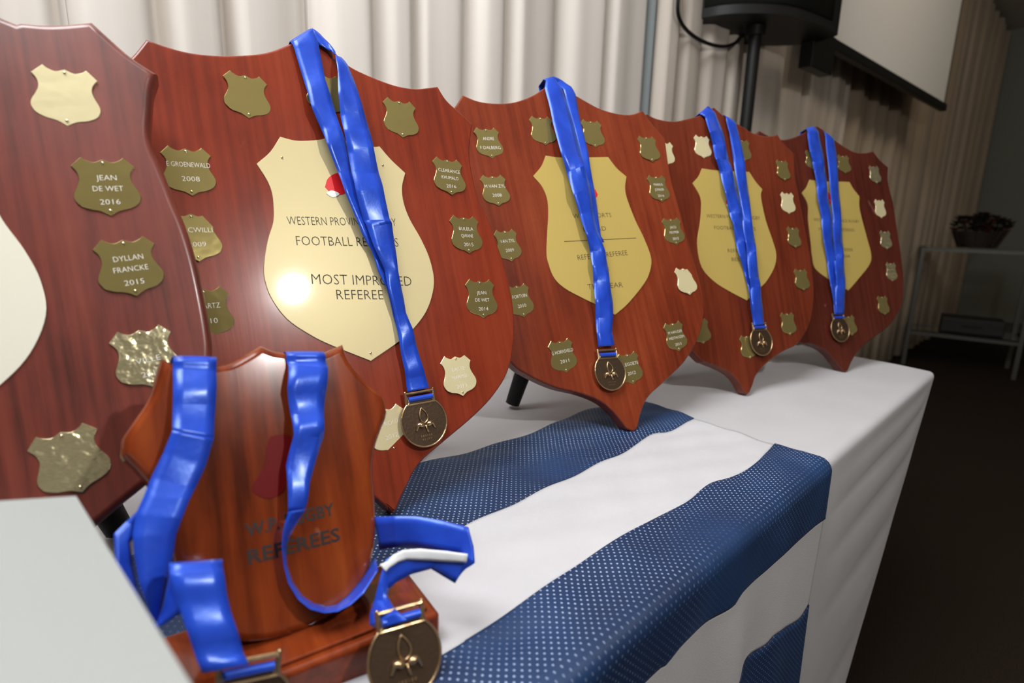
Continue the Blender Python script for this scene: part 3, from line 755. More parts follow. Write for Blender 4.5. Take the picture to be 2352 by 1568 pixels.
# plinth
bc = at_z((1012, 1480), 0.7515); yb = math.radians(34); bu = Vector((math.cos(yb), math.sin(yb), 0)); bn = Vector((-math.sin(yb), math.cos(yb), 0))
MBs = Matrix((bu, bn, (0, 0, 1))).transposed().to_4x4(); MBs.translation = bc
q = MB(); q.box((-0.12, 0.039, 0.0135), (0.24, 0.078, 0.027))
pb = q.build('plinth', WOODT, TR, bevel=0.0035); pb.matrix_local = MT.inverted() @ MBs
pb.modifiers['bevel'].segments = 4
q = MB(); q.box((-0.12, 0.039, 0.0282), (0.226, 0.064, 0.003)); pb2 = q.build('plinth_top', WOODT, TR, bevel=0.001); pb2.matrix_local = MT.inverted() @ MBs

# ------------------------------------------------------------------ ribbons and medals
def ribbon_strip(mb, rows, sub=8, bulge=0.0012, across=4):
    """rows: (left point, right point, normal) world; smooth between rows, small sag between the creases"""
    V = []; n = len(rows)
    Ls = [r[0] for r in rows]; Rs = [r[1] for r in rows]
    for i in range(n - 1):
        for k in range(sub + (1 if i == n - 2 else 0)):
            t = k / sub; a = Ls[i].lerp(Ls[i + 1], t); b = Rs[i].lerp(Rs[i + 1], t)
            nn = rows[i][2]; sg = 1 if i % 2 == 0 else -0.6
            for c in range(across + 1):
                q = c / across
                V.append(a.lerp(b, q) + nn * (bulge * sg * math.sin(math.pi * t) + 0.0004 * math.sin(q * math.pi)))
    R = len(V) // (across + 1); Fc = []
    for r in range(R - 1):
        for c in range(across):
            k = r * (across + 1) + c; Fc.append((k, k + across + 1, k + across + 2, k + 1))
    mb.add(V, Fc)
def finish_ribbon(mb, root):
    inv = root.matrix_basis.inverted(); mb.v = [inv @ v for v in mb.v]
    o = mb.build('ribbon', SATIN, root, True, 9)
    md = o.modifiers.new('thick', 'SOLIDIFY'); md.thickness = 0.0005; md.offset = 0
    return o
def W(M, px, off):
    return M @ loc(px, M, off)
def strip_px(mb, M, rows, sub=8, bulge=0.0006):
    """rows: (left px, left height, right px, right height) above the plane of M"""
    n = M.col[2].to_3d()
    if M in (POSE[3], POSE[4], POSE[5]):
        g = lambda h: max(0.003, 0.0085 + (h - 0.0085) * 1.7)
        rows = [rows[0], rows[1]] + [(a, g(ha), b, g(hb)) for a, ha, b, hb in rows[2:-2]] + list(rows[-2:])
    ribbon_strip(mb, [(W(M, a, ha), W(M, b, hb), n) for a, ha, b, hb in rows], sub, bulge)

def medal_body(root, R=0.0265):
    """local frame: x along the bar, y up, z toward the viewer; disc centre at the origin"""
    n = 48
    q = MB(); q.tube([(0, 0, -0.0015), (0, 0, 0.0)], R * 0.985, n); q.build('disc', BRONZE, root, True, 40)
    # rim with shoulders running up to the bar
    hw = R * 0.62; top = R * 1.22; a0 = math.acos(hw / R)
    pts = []
    for i in range(40):
        a = a0 + 0.12 - (2 * math.pi - 0 + 2 * (a0 + 0.12) - math.pi) * 0
        t = math.pi / 2 + 0.55 + (2 * math.pi - 1.10) * i / 39
        pts.append((R * math.cos(t), R * math.sin(t), 0.0))
    rim = [(-hw * 1.02, top + R * 0.10, 0), (-hw * 0.98, top * 0.93, 0)] + pts + [(hw * 0.98, top * 0.93, 0), (hw * 1.02, top + R * 0.10, 0)]
    q = MB(); q.tube(catmull(rim, 2), 0.0011, 8); q.build('rim', BRONZE_L, root, True)
    q = MB()
    for s in (-1, 1): q.tube([(s * hw, R * 0.78, -0.0006), (s * hw, R * 1.3, -0.0006)], 0.0018, 8)
    q.tube([(-hw, R * 1.22, 0), (hw, R * 1.22, 0)], 0.0016, 8)
    q.tube([(-hw, R * 0.76, 0), (hw, R * 0.76, 0)], 0.0012, 8)
    q.build('hanger', BRONZE_L, root, True, 40)
    q = MB(); q.tube([(-hw * 0.86, R * 0.98, 0.0002), (hw * 0.86, R * 0.98, 0.0002)], 0.0028, 14); q.build('ribbon_loop', SATIN, root, True, 40)
    # raised bud, two drooping leaves, a stalk and unreadable raised strokes
    s = R / 100.0
    q = MB()
    q.tube(catmull([(-6 * s, 58 * s, .0002), (-16 * s, 36 * s, .0006), (-17 * s, 14 * s, .0008), (-4 * s, -4 * s, .0006), (12 * s, 4 * s, .0008), (17 * s, 22 * s, .0008), (8 * s, 42 * s, .0006), (-6 * s, 58 * s, .0002)], 5), 0.0009, 6)
    for m_ in (-1, 1):
        q.tube(catmull([(m_ * 6 * s, -18 * s, .0004), (m_ * 20 * s, -10 * s, .0014), (m_ * 33 * s, -12 * s, .0012), (m_ * 43 * s, -32 * s, .0004)], 5),
               [0.0010 + 0.0026 * math.sin(math.pi * (i / 15) ** 0.7) * (1 - i / 19) for i in range(16)], 8)
    q.tube([(2 * s, -14 * s, .0004), (8 * s, -44 * s, .0005)], 0.0012, 6)
    q.build('emblem', BRONZE_L, root, True)
    q = MB(); rn = random.Random(5)
    for row, y in enumerate((-56, -70)):
        for i in range(6 - row):
            x = -24 + i * 9 + row * 4
            q.box((x * s, y * s, 0.0002), ((2 + rn.random() * 3) * s, (7 + rn.random() * 2) * s, 0.0006))
    q.build('relief', BRONZE_L, root)
def medal_frame(M, off, c, bl, br, tilt=0.0):
    """frame on the plane at height off: c centre px, bl/br ends of the bar"""
    C_ = W(M, c, off); a = W(M, bl, off); b = W(M, br, off); n = M.col[2].to_3d()
    x = (b - a).normalized(); y = n.cross(x)
    Mm = Matrix((x, y, n)).transposed().to_4x4(); Mm.translation = C_; return Mm
def back_tail(mb, M, pa, pb, hts=(0.002, -0.004, -0.022, -0.03), drop=0.07):
    """ribbon going over the top edge and down behind the shield"""
    n = M.col[2].to_3d(); up = M.col[1].to_3d(); a = W(M, pa, 0.003); b = W(M, pb, 0.003)
    rows = [(a, b, up)]
    for h, d in ((-0.004, 0.004), (-TH - 0.003, 0.003), (-TH - 0.006, -0.02), (-TH - 0.007, -drop)):
        rows.append((a + n * h + up * d, b + n * h + up * d, up))
    ribbon_strip(mb, rows, 3, 0.0)

# medal on shield 2
M = POSE[2]; Mm = medal_frame(M, 0.007, (975, 968), (943, 919), (993, 910)); md2 = empty('medal', Mm)
tag(md2, 'bronze medal on blue ribbon hung over the MOST IMPROVED REFEREE shield', 'medal', 'bronze medals on blue ribbons')
medal_body(md2)
mb = MB()
strip_px(mb, M, [((669, 98), .004, (717, 65), .004), ((676, 112), .006, (732, 104), .006), ((699, 189), .008, (747, 183), .011), ((716, 246), .014, (765, 239), .010), ((737, 295), .012, (780, 287), .016),
                 ((752, 332), .018, (795, 329), .012), ((775, 392), .014, (808, 398), .012), ((792, 438), .018, (830, 436), .009), ((815, 494), .014, (850, 494), .008), ((832, 538), .013, (868, 538), .008), ((853, 574), .011, (880, 574), .007),
                 ((868, 622), .010, (892, 622), .006), ((888, 661), .008, (905, 661), .006), ((903, 725), .005, (925, 722), .005), ((925, 800), .005, (955, 796), .005), ((934, 893), .006, (984, 885), .006)])
strip_px(mb, M, [((717, 65), .004, (731, 103), .004), ((736, 79), .002, (746, 110), .005), ((752, 95), .003, (760, 118), .006), ((770, 118), .006, (767, 124), .008), ((772, 140), .012, (784, 132), .007), ((776, 166), .015, (799, 150), .008), ((777, 212), .018, (815, 189), .011), ((782, 266), .014, (833, 246), .018), ((790, 299), .018, (847, 295), .014),
                 ((799, 348), .014, (858, 338), .018), ((808, 398), .018, (870, 398), .014), ((818, 440), .020, (880, 431), .018), ((835, 506), .014, (895, 504), .018), ((844, 524), .016, (900, 512), .016), ((861, 570), .018, (908, 570), .014), ((884, 622), .012, (914, 618), .016),
                 ((892, 661), .014, (922, 661), .009), ((908, 725), .010, (932, 717), .008), ((914, 768), .008, (947, 752), .010), ((920, 804), .009, (955, 788), .007), ((928, 843), .008, (969, 835), .010), ((932, 870), .0075, (977, 862), .008), ((936, 900), .008, (986, 890), .008)])
back_tail(mb, M, (669, 98), (717, 68))
finish_ribbon(mb, md2)
# medal on shield 3
M = POSE[3]; Mm = medal_frame(M, 0.007, (1402, 854), (1383, 813), (1415, 811)); md3 = empty('medal', Mm)
tag(md3, 'bronze medal on blue ribbon hung over the middle shield with the yellow plaque', 'medal', 'bronze medals on blue ribbons')
medal_body(md3)
mb = MB()
strip_px(mb, M, [((1254, 182), .003, (1272, 178), .003), ((1251, 201), .005, (1292, 207), .005), ((1258, 227), .008, (1301, 233), .006), ((1270, 282), .010, (1318, 290), .008), ((1289, 352), .014, (1337, 362), .010), ((1302, 397), .010, (1341, 380), .016),
                 ((1318, 448), .016, (1355, 425), .010), ((1331, 492), .012, (1362, 484), .010), ((1346, 536), .014, (1372, 530), .009), ((1355, 577), .008, (1390, 575), .012), ((1361, 610), .012, (1396, 612), .008), ((1363, 646), .008, (1400, 644), .012),
                 ((1367, 690), .011, (1407, 690), .008), ((1368, 730), .007, (1408, 730), .010), ((1371, 766), .010, (1406, 763), .007), ((1374, 796), .008, (1411, 793), .008)])
strip_px(mb, M, [((1254, 180), .002, (1272, 176), .002), ((1278, 190), .000, (1290, 184), .001), ((1294, 206), .002, (1312, 199), .002), ((1300, 227), .006, (1322, 217), .004), ((1318, 290), .006, (1333, 279), .006), ((1335, 367), .006, (1352, 357), .008), ((1341, 419), .006, (1361, 414), .006),
                 ((1350, 482), .008, (1372, 479), .006), ((1360, 530), .006, (1380, 542), .010), ((1366, 560), .006, (1388, 556), .006)])
back_tail(mb, M, (1252, 184), (1272, 180))
finish_ribbon(mb, md3)
# medal on shield 4
M = POSE[4]; Mm = medal_frame(M, 0.007, (1749, 783), (1735, 757), (1761, 756)); md4 = empty('medal', Mm)
tag(md4, 'bronze medal on blue ribbon hung over the second shield from the right', 'medal', 'bronze medals on blue ribbons')
medal_body(md4)
mb = MB()
strip_px(mb, M, [((1610, 263), .003, (1629, 246), .003), ((1620, 270), .005, (1642, 258), .005), ((1629, 301), .012, (1660, 301), .005), ((1637, 332), .006, (1667, 335), .011), ((1643, 363), .012, (1674, 368), .005), ((1653, 394), .006, (1683, 394), .012), ((1665, 439), .012, (1692, 434), .006), ((1674, 487), .006, (1703, 490), .012),
                 ((1683, 510), .011, (1708, 513), .006), ((1689, 553), .006, (1714, 553), .011), ((1698, 586), .010, (1718, 584), .006), ((1708, 622), .006, (1724, 622), .008), ((1718, 657), .008, (1732, 657), .006), ((1724, 700), .006, (1740, 700), .006), ((1731, 746), .008, (1756, 744), .008)])
strip_px(mb, M, [((1666, 266), .004, (1684, 276), .004), ((1668, 276), .006, (1691, 286), .005), ((1675, 303), .008, (1698, 310), .005), ((1684, 368), .005, (1711, 375), .010), ((1696, 434), .010, (1718, 434), .006), ((1704, 501), .007, (1727, 506), .012), ((1712, 553), .012, (1734, 553), .007), ((1716, 584), .009, (1737, 576), .014),
                 ((1721, 637), .013, (1743, 637), .008), ((1724, 661), .010, (1747, 657), .013), ((1727, 697), .013, (1750, 695), .009), ((1729, 731), .009, (1753, 729), .011), ((1731, 747), .009, (1755, 745), .009)])
back_tail(mb, M, (1610, 263), (1630, 246)); back_tail(mb, M, (1666, 266), (1684, 277))
finish_ribbon(mb, md4)
# medal on shield 5
M = POSE[5]; Mm = medal_frame(M, 0.007, (1930, 756), (1918, 729), (1942, 728)); md5 = empty('medal', Mm)
tag(md5, 'bronze medal on blue ribbon hung over the farthest and darkest shield', 'medal', 'bronze medals on blue ribbons')
medal_body(md5)
mb = MB()
strip_px(mb, M, [((1855, 297), .003, (1870, 291), .003), ((1855, 309), .005, (1880, 303), .005), ((1860, 346), .010, (1889, 344), .005), ((1866, 372), .006, (1893, 374), .010), ((1870, 391), .010, (1896, 397), .005), ((1876, 430), .006, (1900, 430), .010), ((1879, 458), .010, (1903, 458), .005), ((1886, 501), .005, (1910, 503), .010),
                 ((1892, 553), .010, (1914, 553), .005), ((1899, 601), .006, (1921, 601), .010), ((1908, 656), .010, (1927, 656), .006), ((1915, 697), .007, (1934, 697), .007), ((1917, 722), .008, (1938, 722), .008)])
strip_px(mb, M, [((1893, 303), .004, (1904, 309), .004), ((1896, 316), .005, (1916, 321), .005), ((1899, 353), .006, (1921, 353), .006), ((1905, 410), .007, (1925, 410), .008), ((1909, 458), .010, (1929, 458), .006), ((1912, 506), .006, (1933, 506), .011), ((1915, 553), .013, (1935, 553), .007), ((1916, 588), .008, (1938, 588), .014),
                 ((1919, 625), .013, (1940, 625), .008), ((1919, 656), .009, (1942, 656), .013), ((1919, 695), .012, (1940, 692), .008), ((1918, 720), .0085, (1938, 720), .0085)])
back_tail(mb, M, (1855, 298), (1870, 292)); back_tail(mb, M, (1893, 303), (1904, 309))
finish_ribbon(mb, md5)

# medals hanging over the small trophy
M = MT
PR = pose(*(at_depth((931, 1509), 0.372)), math.radians(34), math.radians(28), 0)
Mm = medal_frame(PR, 0.0, (931, 1510), (868, 1445), (940, 1424)); mr_ = empty('medal', Mm)
tag(mr_, 'bronze medal leaning on the right end of the trophy plinth, on a looping blue ribbon', 'medal', 'bronze medals on blue ribbons')
medal_body(mr_, 0.0248)
mb = MB()
def back_top(mb, pa, pb, drop=0.05):
    n = MT.col[2].to_3d(); up = MT.col[1].to_3d(); a = W(MT, pa, -0.003); b = W(MT, pb, -0.003)
    rows = [(a, b, up)]
    for h, d in ((-0.010, 0.0015), (-0.019, 0.001), (-0.024, -0.006), (-0.026, -drop)): rows.append((a + n * h + up * d, b + n * h + up * d, up))
    ribbon_strip(mb, rows, 4, 0.0)
strip_px(mb, MT, [((655, 808), -.002, (742, 808), -.002), ((657, 822), .002, (748, 824), .002), ((662, 838), .004, (753, 844), .006), ((660, 889), .010, (747, 909), .006), ((667, 950), .008, (744, 960), .012), ((675, 1000), .014, (742, 1005), .010), ((657, 1069), .010, (711, 1110), .014), ((662, 1175), .014, (701, 1170), .010)], 8, 0.002)
D0 = lambda px, d: at_depth(px, d)
ft = MT.col[2].to_3d()
dd = (W(MT, (662, 1175), .014) - CAM).dot(CF)
def depth_strip(mb, rows, sub=6, bulge=0.0, n=Vector((0.5, -0.7, 0.5))):
    ribbon_strip(mb, [(D0(a, da), D0(b, db), n) for a, da, b, db in rows], sub, bulge)
depth_strip(mb, [((662, 1175), dd, (701, 1170), dd), ((655, 1200), dd - .002, (682, 1200), dd + .006), ((650, 1225), dd - .004, (668, 1225), dd + .010), ((648, 1255), dd - .006, (659, 1255), dd + .012), ((653, 1300), dd - .008, (663, 1298), dd + .012), ((663, 1339), dd - .010, (675, 1333), dd + .010),
                 ((685, 1376), dd - .010, (697, 1364), dd + .010), ((712, 1398), dd - .010, (722, 1384), dd + .010), ((745, 1407), dd - .008, (749, 1393), dd + .010), ((775, 1404), dd - .004, (774, 1388), dd + .014), ((806, 1388), dd + .002, (800, 1366), dd + .02), ((835, 1362), dd + .010, (828, 1333), dd + .03), ((868, 1310), dd + .02, (862, 1280), dd + .045)])
d2 = dd + 0.03
depth_strip(mb, [((872, 1262), d2 + .02, (858, 1187), d2 + .02), ((910, 1256), d2 + .012, (905, 1185), d2 + .012), ((949, 1256), d2 + .010, (954, 1185), d2 + .010), ((1000, 1263), d2 + .004, (1015, 1195), d2 + .006), ((1054, 1270), d2, (1076, 1210), d2 + .004), ((1068, 1288), d2 - .004, (1088, 1255), d2), ((1062, 1310), d2 - .008, (1091, 1292), d2 - .004),
                 ((1045, 1339), d2 - .012, (1071, 1275), d2 - .010), ((990, 1306), d2 - .010, (1030, 1264), d2 - .010), ((945, 1318), d2 - .012, (960, 1262), d2 - .010), ((910, 1337), d2 - .016, (915, 1268), d2 - .012), ((893, 1352), d2 - .018, (885, 1286), d2 - .016), ((889, 1368), d2 - .022, (872, 1330), d2 - .022), ((897, 1382), d2 - .026, (860, 1378), d2 - .026), ((905, 1395), .378, (850, 1408), .378), ((916, 1406), .371, (849, 1434), .371), ((936, 1424), .370, (866, 1444), .370)])
back_top(mb, (655, 808), (742, 808))
finish_ribbon(mb, mr_)
# white sewn label inside the loop
mb = MB(); dl = d2 - .0125
depth_strip(mb, [((886, 1313), d2 - .0195, (872, 1296), d2 - .0185), ((894, 1304), d2 - .0185, (891, 1288), d2 - .0175), ((915, 1290), d2 - .0155, (902, 1274), d2 - .015), ((934, 1285), dl - .001, (925, 1263), dl - .001), ((985, 1287), dl, (960, 1260), dl), ((1030, 1290), dl, (1010, 1264), dl), ((1071, 1292), dl - .001, (1074, 1272), dl - .001)], 5, 0.0)
inv = mr_.matrix_basis.inverted(); mb.v = [inv @ v for v in mb.v]
o = mb.build('sewn_label', LABEL, mr_, True); o['label'] = 'white woven strip sewn to the ribbon'; md = o.modifiers.new('thick', 'SOLIDIFY'); md.thickness = 0.0006

PLf = pose(*(at_depth((556, 1640), 0.335)), math.radians(30), math.radians(12), 0)
Mm = medal_frame(PLf, 0.0, (566, 1640), (490, 1566), (585, 1546)); ml_ = empty('medal', Mm)
tag(ml_, 'bronze medal at the bottom edge of the picture, in front of the trophy plinth', 'medal', 'bronze medals on blue ribbons')
medal_body(ml_, 0.0262)
mb = MB()
strip_px(mb, MT, [((398, 818), -.003, (497, 820), -.003), ((397, 832), .002, (497, 836), .002), ((397, 860), .004, (497, 864), .004), ((397, 927), .008, (495, 930), .006), ((396, 988), .014, (491, 1006), .012)], 8, 0.0015)
strip_px(mb, MT, [((396, 988), .014, (491, 1006), .012), ((375, 1040), .012, (472, 1070), .012), ((348, 1095), .012, (448, 1122), .014), ((330, 1140), .014, (436, 1145), .017), ((312, 1180), .016, (418, 1190), .018), ((305, 1232), .018, (404, 1228), .016), ((308, 1272), .018, (398, 1270), .014), ((320, 1340), .018, (390, 1310), .012), ((340, 1395), .016, (382, 1350), .010), ((350, 1432), .014, (368, 1415), .010)], 8, 0.0)
strip_px(mb, MT, [((318, 1170), .012, (334, 1180), .012), ((290, 1198), .012, (322, 1218), .010), ((262, 1226), .014, (298, 1246), .012), ((265, 1290), .016, (306, 1300), .010), ((280, 1340), .018, (318, 1350), .010), ((303, 1385), .020, (333, 1392), .012), ((330, 1422), .018, (350, 1426), .012), ((352, 1444), .016, (362, 1434), .012)], 8, 0.0)
strip_px(mb, MT, [((352, 1444), .016, (358, 1432), .012), ((372, 1436), .018, (374, 1395), .012), ((410, 1412), .022, (384, 1345), .014), ((440, 1390), .026, (392, 1312), .020), ((480, 1350), .030, (398, 1296), .028)], 8, 0.0)
strip_px(mb, MT, [((396, 1330), .022, (500, 1320), .022), ((391, 1300), .028, (508, 1291), .028), ((388, 1293), .036, (510, 1284), .036), ((388, 1298), .043, (511, 1291), .043), ((390, 1318), .047, (513, 1312), .047), ((402, 1365), .049, (520, 1357), .049), ((418, 1414), .050, (531, 1408), .050), ((440, 1480), .051, (549, 1460), .051), ((452, 1515), .052, (559, 1500), .050), ((464, 1545), .051, (572, 1526), .052)], 7, 0.0008)
back_top(mb, (398, 818), (497, 820))
finish_ribbon(mb, ml_)

# ------------------------------------------------------------------ white box at the lower left
el, az = math.radians(14.9), math.radians(54); nb = Vector((math.sin(el) * math.cos(az), math.sin(el) * math.sin(az), math.cos(el)))
A_ = at_depth((170, 1153), 0.315)
P1 = hit((0, 1165), A_, nb); P2 = hit((415, 1568), A_, nb)
e1 = (P1 - A_).normalized(); e2 = (P2 - A_).normalized()
WB = empty('white_box', loc=(A_.x, A_.y, 0.7505)); tag(WB, 'plain white slope-topped box cut off at the lower left corner', 'box')
tp = [A_, A_ + e1 * 0.26, A_ + e1 * 0.26 + e2 * 0.24, A_ + e2 * 0.24]
boxm = plain('white card', (0.35, 0.372, 0.362), 0.6)
q = MB(); v = [p - WB.location for p in tp] + [Vector((p.x, p.y, 0.7515)) - WB.location + (A_ - A_) for p in tp]
q.add(v, [(0, 1, 2, 3), (7, 6, 5, 4), (0, 4, 5, 1), (1, 5, 6, 2), (2, 6, 7, 3), (3, 7, 4, 0)])
bo = q.build('body', boxm, WB, bevel=0.0012)
q = MB(); v = [p - WB.location + nb * 0.001 for p in tp]; ctr = sum(v, Vector()) / 4
v = [ctr + (p - ctr) * 1.006 for p in v]; q.add(v + [p + nb * 0.0025 for p in v], [(3, 2, 1, 0), (4, 5, 6, 7), (0, 1, 5, 4), (1, 2, 6, 5), (2, 3, 7, 6), (3, 0, 4, 7)])
q.build('lid', boxm, WB, bevel=0.0006)

# ------------------------------------------------------------------ loudspeaker on its pole
Wp = 1.95
pt = at_depth((1737, 60), Wp); px_, py_ = pt.x, pt.y
ST = empty('speaker_stand', loc=(px_, py_, 0)); tag(ST, 'black steel speaker pole with tripod legs behind the table', 'stand')
zb = at_depth((1745, 62), Wp).z
q = MB(); q.tube([(0, 0, 0.25), (0, 0, 1.2)], 0.023, 16); q.tube([(0, 0, 1.2), (0, 0, zb - 0.005)], 0.021, 16); q.build('pole', BLACK, ST, True, 40)
q = MB(); q.tube([(0, 0, 1.12), (0, 0, 1.2)], 0.03, 16); q.build('collar', BLACK, ST, True, 40)
for k in range(3):
    a = math.radians(44.6 + (0, 180, 135)[k]); rl = (0.42, 0.42, 0.16)[k]; c, s_ = math.cos(a), math.sin(a)
    q = MB(); q.tube([(0.02 * c, 0.02 * s_, 0.5), (rl * c, rl * s_, 0.015)], 0.011, 8); q.build('leg', BLACK, ST, True, 40)
SPM = Matrix.Translation((px_, py_, zb)) @ Matrix.Rotation(math.radians(-8), 4, 'Z')
SP = empty('loudspeaker', SPM); tag(SP, 'black loudspeaker cabinet on a pole in front of the curtain', 'speaker')
# plan: curved grille front facing the room, narrower rounded back
l = at_depth((1600, 60), Wp - 0.13); rgt = at_depth((1928, 60), Wp - 0.05); 
inv = SPM.inverted()
fl = [inv @ at_z(p, zb) for p, d in (((1600, 43), 1.80), ((1660, 33), 1.775), ((1725, 30), 1.77), ((1808, 34), 1.79), ((1870, 52), 1.83), ((1921, 75), 1.88))]
bl_ = [inv @ at_z(p, zb) for p, d in (((1917, 84), 2.02), ((1837, 103), 2.17), ((1714, 105), 2.19), ((1625, 100), 2.12), ((1598, 83), 1.98))]
front = [Vector((p.x, p.y, 0)) for p in fl]; back = [Vector((p.x, p.y, 0)) for p in bl_]
plan = outline2d([[(p.x, p.y) for p in front], [(p.x, p.y) for p in [front[-1]] + back + [front[0]]]], 4)
N_ = len(plan); vv = [Vector((p.x, p.y, 0.0)) for p in plan] + [Vector((p.x, p.y, 0.62)) for p in plan]
mobj('cabinet', vv, [tuple(range(N_ - 1, -1, -1)), tuple(range(N_, 2 * N_))] + [(i, (i + 1) % N_, (i + 1) % N_ + N_, i + N_) for i in range(N_)], BLACK, SP, True, None, 40)
gm, gnt, gb = nmat('speaker grille'); setp(gb, Base_Color=(0.016, 0.018, 0.014), Roughness=0.55, Metallic=0.3)
gv = node(gnt, 'ShaderNodeTexVoronoi'); gv.inputs['Scale'].default_value = 260; bump(gnt, gb, gv.outputs[0], 0.4, 0.002)
gp = catmull([p * 1.0 for p in front], 4); fc = sum(gp, Vector()) / len(gp)
gp = [p + Vector((0, -0.006, 0)) for p in gp[1:-1]]; n_ = len(gp)
mobj('grille', [Vector((p.x, p.y, 0.03)) for p in gp] + [Vector((p.x, p.y, 0.6)) for p in gp] + [Vector((p.x, p.y + 0.005, 0.03)) for p in gp] + [Vector((p.x, p.y + 0.005, 0.6)) for p in gp],
     [(i, i + 1, n_ + i + 1, n_ + i) for i in range(n_ - 1)] + [(i, 2 * n_ + i, 2 * n_ + i + 1, i + 1) for i in range(n_ - 1)] + [(n_ + i, n_ + i + 1, 3 * n_ + i + 1, 3 * n_ + i) for i in range(n_ - 1)], gm, SP, True)
q = MB(); q.tube([(0, 0, -0.03), (0, 0, 0.0)], 0.032, 18); q.build('pole_socket', BLACK, SP, True, 40)
# cable hanging in a loop beside the cabinet
cb = MB(); cb.tube(catmull([at_depth(p, d) for p, d in (((1640, -70), 1.80), ((1590, -75), 1.72), ((1564, -30), 1.70), ((1557, 10), 1.71), ((1560, 42), 1.74), ((1578, 70), 1.80), ((1606, 91), 1.86), ((1640, 104), 1.92), ((1668, 106), 1.96), ((1690, 98), 1.99), ((1706, 80), 2.0))], 6), 0.006, 8)
tag(cb.build('speaker_cable', BLACK, None, True), 'thin black cable looping beside the loudspeaker', 'cable')

# ------------------------------------------------------------------ projection screen
so = CUR0 + cn * 0.22; th = math.radians(41.7); su = Vector((math.cos(th), math.sin(th), 0)); sn = Vector((su.y, -su.x, 0))
P = hit((2168, 243), so, cn); 
SC = empty('projection_screen', loc=P); tag(SC, 'white projection screen with a black border in front of the curtain', 'projection screen')
bl = hit((1917, 88), P, sn); wdt = (P - bl).length + 0.05
RS = Matrix((su, sn, (0, 0, 1))).transposed()
hgt = 1.5
zoff = (bl.z - P.z) / (P - bl).length
q = MB(); q.box(RS @ Vector((-wdt / 2, 0, hgt / 2)), (wdt, 0.004, hgt), RS); q.build('black_border', BLACK, SC)
scm = plain('matte white screen', (0.92, 0.92, 0.90), 0.9)
q = MB(); q.box(RS @ Vector((-wdt / 2, 0.004, hgt / 2 + 0.02)), (wdt - 0.07, 0.003, hgt + 0.03), RS); q.build('screen_surface', scm, SC)
q = MB(); q.box(RS @ Vector((-wdt / 2, 0.0, -0.012)), (wdt, 0.035, 0.04), RS); q.build('weight_bar', BLACK, SC, bevel=0.004)
e = hit((1878, 122), P + sn * 0.03, sn); q = MB(); q.box(e - P, (0.20, 0.05, 0.135), RS); q.build('lower_bracket', BLACK, SC, bevel=0.004)

# ------------------------------------------------------------------ console table with basket
cm = plain('brushed grey steel', (0.11, 0.11, 0.10), 0.4, 0.6)
glass, gnt2, gb2 = nmat('clear glass'); setp(gb2, Base_Color=(0.75, 0.85, 0.8), Roughness=0.05, Transmission_Weight=1.0, IOR=1.45)
CT = empty('console_table', loc=(3.08, 4.33, 0)); tag(CT, 'slim grey metal console table with glass top in the dark corner', 'console table')
cx_ = Vector((0.49, -0.35, 0)).normalized(); cy_ = Vector((0.35, 0.49, 0)).normalized(); RC = Matrix((cx_, cy_, (0, 0, 1))).transposed()
CLn, CDp, CH = 0.66, 0.42, 0.91
for a in (0, CLn):
    for b in (0, CDp):
        q = MB(); q.box(RC @ Vector((a, b, CH / 2)), (0.028, 0.028, CH), RC); q.build('leg', cm, CT, bevel=0.002)
for z in (CH - 0.012, 0.26):
    for b in (0, CDp):
        q = MB(); q.box(RC @ Vector((CLn / 2, b, z)), (CLn - 0.028, 0.024, 0.024), RC); q.build('rail', cm, CT)
    for a in (0, CLn):
        q = MB(); q.box(RC @ Vector((a, CDp / 2, z)), (0.024, CDp - 0.028, 0.024), RC); q.build('rail', cm, CT)
q = MB(); q.box(RC @ Vector((CLn / 2, CDp / 2, CH + 0.005)), (CLn + 0.04, CDp + 0.04, 0.01), RC); q.build('glass_top', glass, CT)
q = MB(); q.box(RC @ Vector((CLn / 2, CDp / 2, 0.276)), (CLn - 0.02, CDp - 0.02, 0.008), RC); q.build('glass_shelf', glass, CT)
bx = empty('black_case', loc=Vector((3.08, 4.33, 0.281)) + RC @ Vector((0.38, 0.22, 0))); tag(bx, 'black case lying on the lower glass shelf', 'case')
q = MB(); q.box((0, 0, 0.055), (0.38, 0.26, 0.11), RC); q.build('body', plain('black leatherette', (0.006, 0.006, 0.006), 0.6), bx, bevel=0.008)
q = MB(); q.box(RC @ Vector((0, -0.133, 0.06)), (0.12, 0.008, 0.018), RC); q.build('handle', BLACK, bx, bevel=0.003)
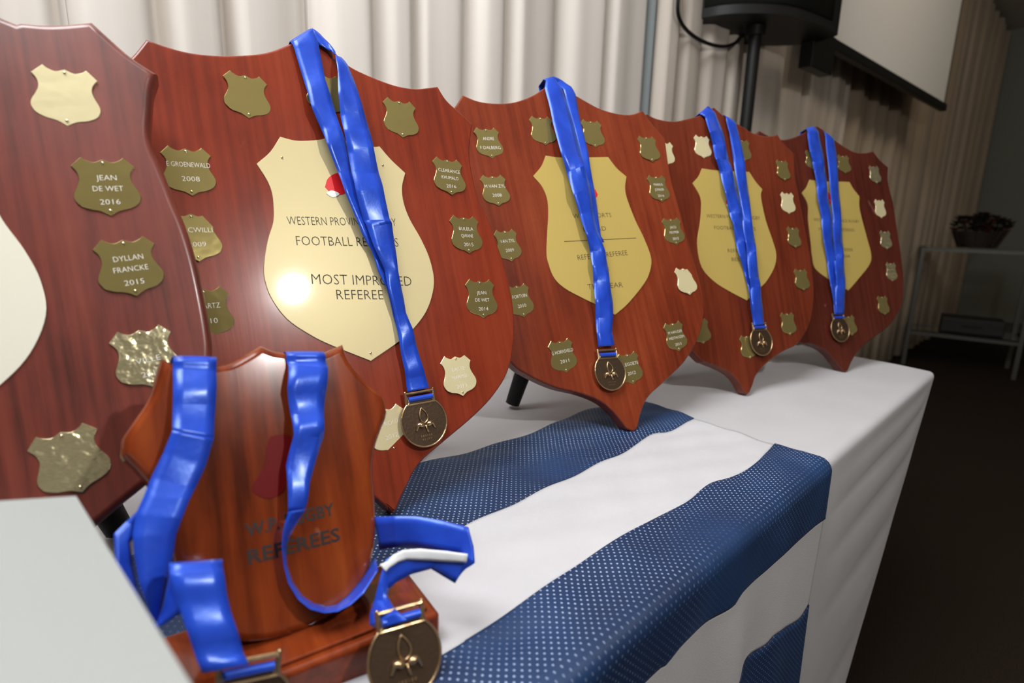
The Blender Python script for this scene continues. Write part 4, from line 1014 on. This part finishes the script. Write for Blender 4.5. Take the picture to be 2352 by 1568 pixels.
bs = empty('flower_basket', loc=Vector((3.08, 4.33, CH + 0.011)) + RC @ Vector((0.32, 0.2, 0))); tag(bs, 'dark wicker basket of dried flowers on the glass console', 'basket')
wk = plain('dark wicker', (0.018, 0.011, 0.007), 0.7)
q = MB()
for k in range(9):
    z = 0.006 + k * 0.013; R_ = 0.10 + 0.05 * (k / 8) ** 0.7
    q.tube([(R_ * math.cos(a * math.pi / 14) * 1.1, R_ * math.sin(a * math.pi / 14) * 0.9, z + 0.002 * math.sin(a * 2 + k * math.pi)) for a in range(28)], 0.0075, 6, True)
for a in range(14):
    t = a * math.pi / 7; q.tube([(0.113 * 1.1 * math.cos(t), 0.113 * .9 * math.sin(t), 0.0), (0.162 * 1.1 * math.cos(t), 0.162 * .9 * math.sin(t), 0.118)], 0.005, 5)
q.tube([(0, 0, 0.002), (0, 0, 0.008)], 0.11, 20); q.build('wicker', wk, bs, True, 60)
rn = random.Random(11)
cols = [plain('dried dark red', (0.09, 0.018, 0.012), 0.8), plain('dried green', (0.012, 0.02, 0.01), 0.8), plain('dried brown', (0.06, 0.035, 0.018), 0.8), plain('near black green', (0.006, 0.008, 0.006), 0.8)]
for k in range(90):
    a = rn.uniform(0, 6.28); r_ = 0.165 * math.sqrt(rn.random()); h = 0.11 + rn.uniform(0, 0.14) * (1 - r_ * 2.0); x, y = r_ * math.cos(a) * 1.1, r_ * math.sin(a) * .9
    fm = MB(); 
    fm.tube([(x * .5, y * .5, 0.03), (x, y, h)], 0.0025, 5)
    for j in range(7):
        b_ = j * 0.9; tl = 0.048
        d = Vector((math.cos(b_) * .8, math.sin(b_) * .8, 0.5)); sd = Vector((-math.sin(b_), math.cos(b_), 0))
        c_ = Vector((x, y, h)); fm.add([c_, c_ + d * tl * .5 + sd * .016, c_ + d * tl, c_ + d * tl * .5 - sd * .016, c_ + d * tl * .5 + Vector((0, 0, .006))], [(0, 1, 4), (1, 2, 4), (2, 3, 4), (3, 0, 4)])
    fm.tube([(x, y, h), (x, y, h + 0.012)], [0.010, 0.005], 7)
    fm.build('dried_flower', cols[k % 4], bs, True)
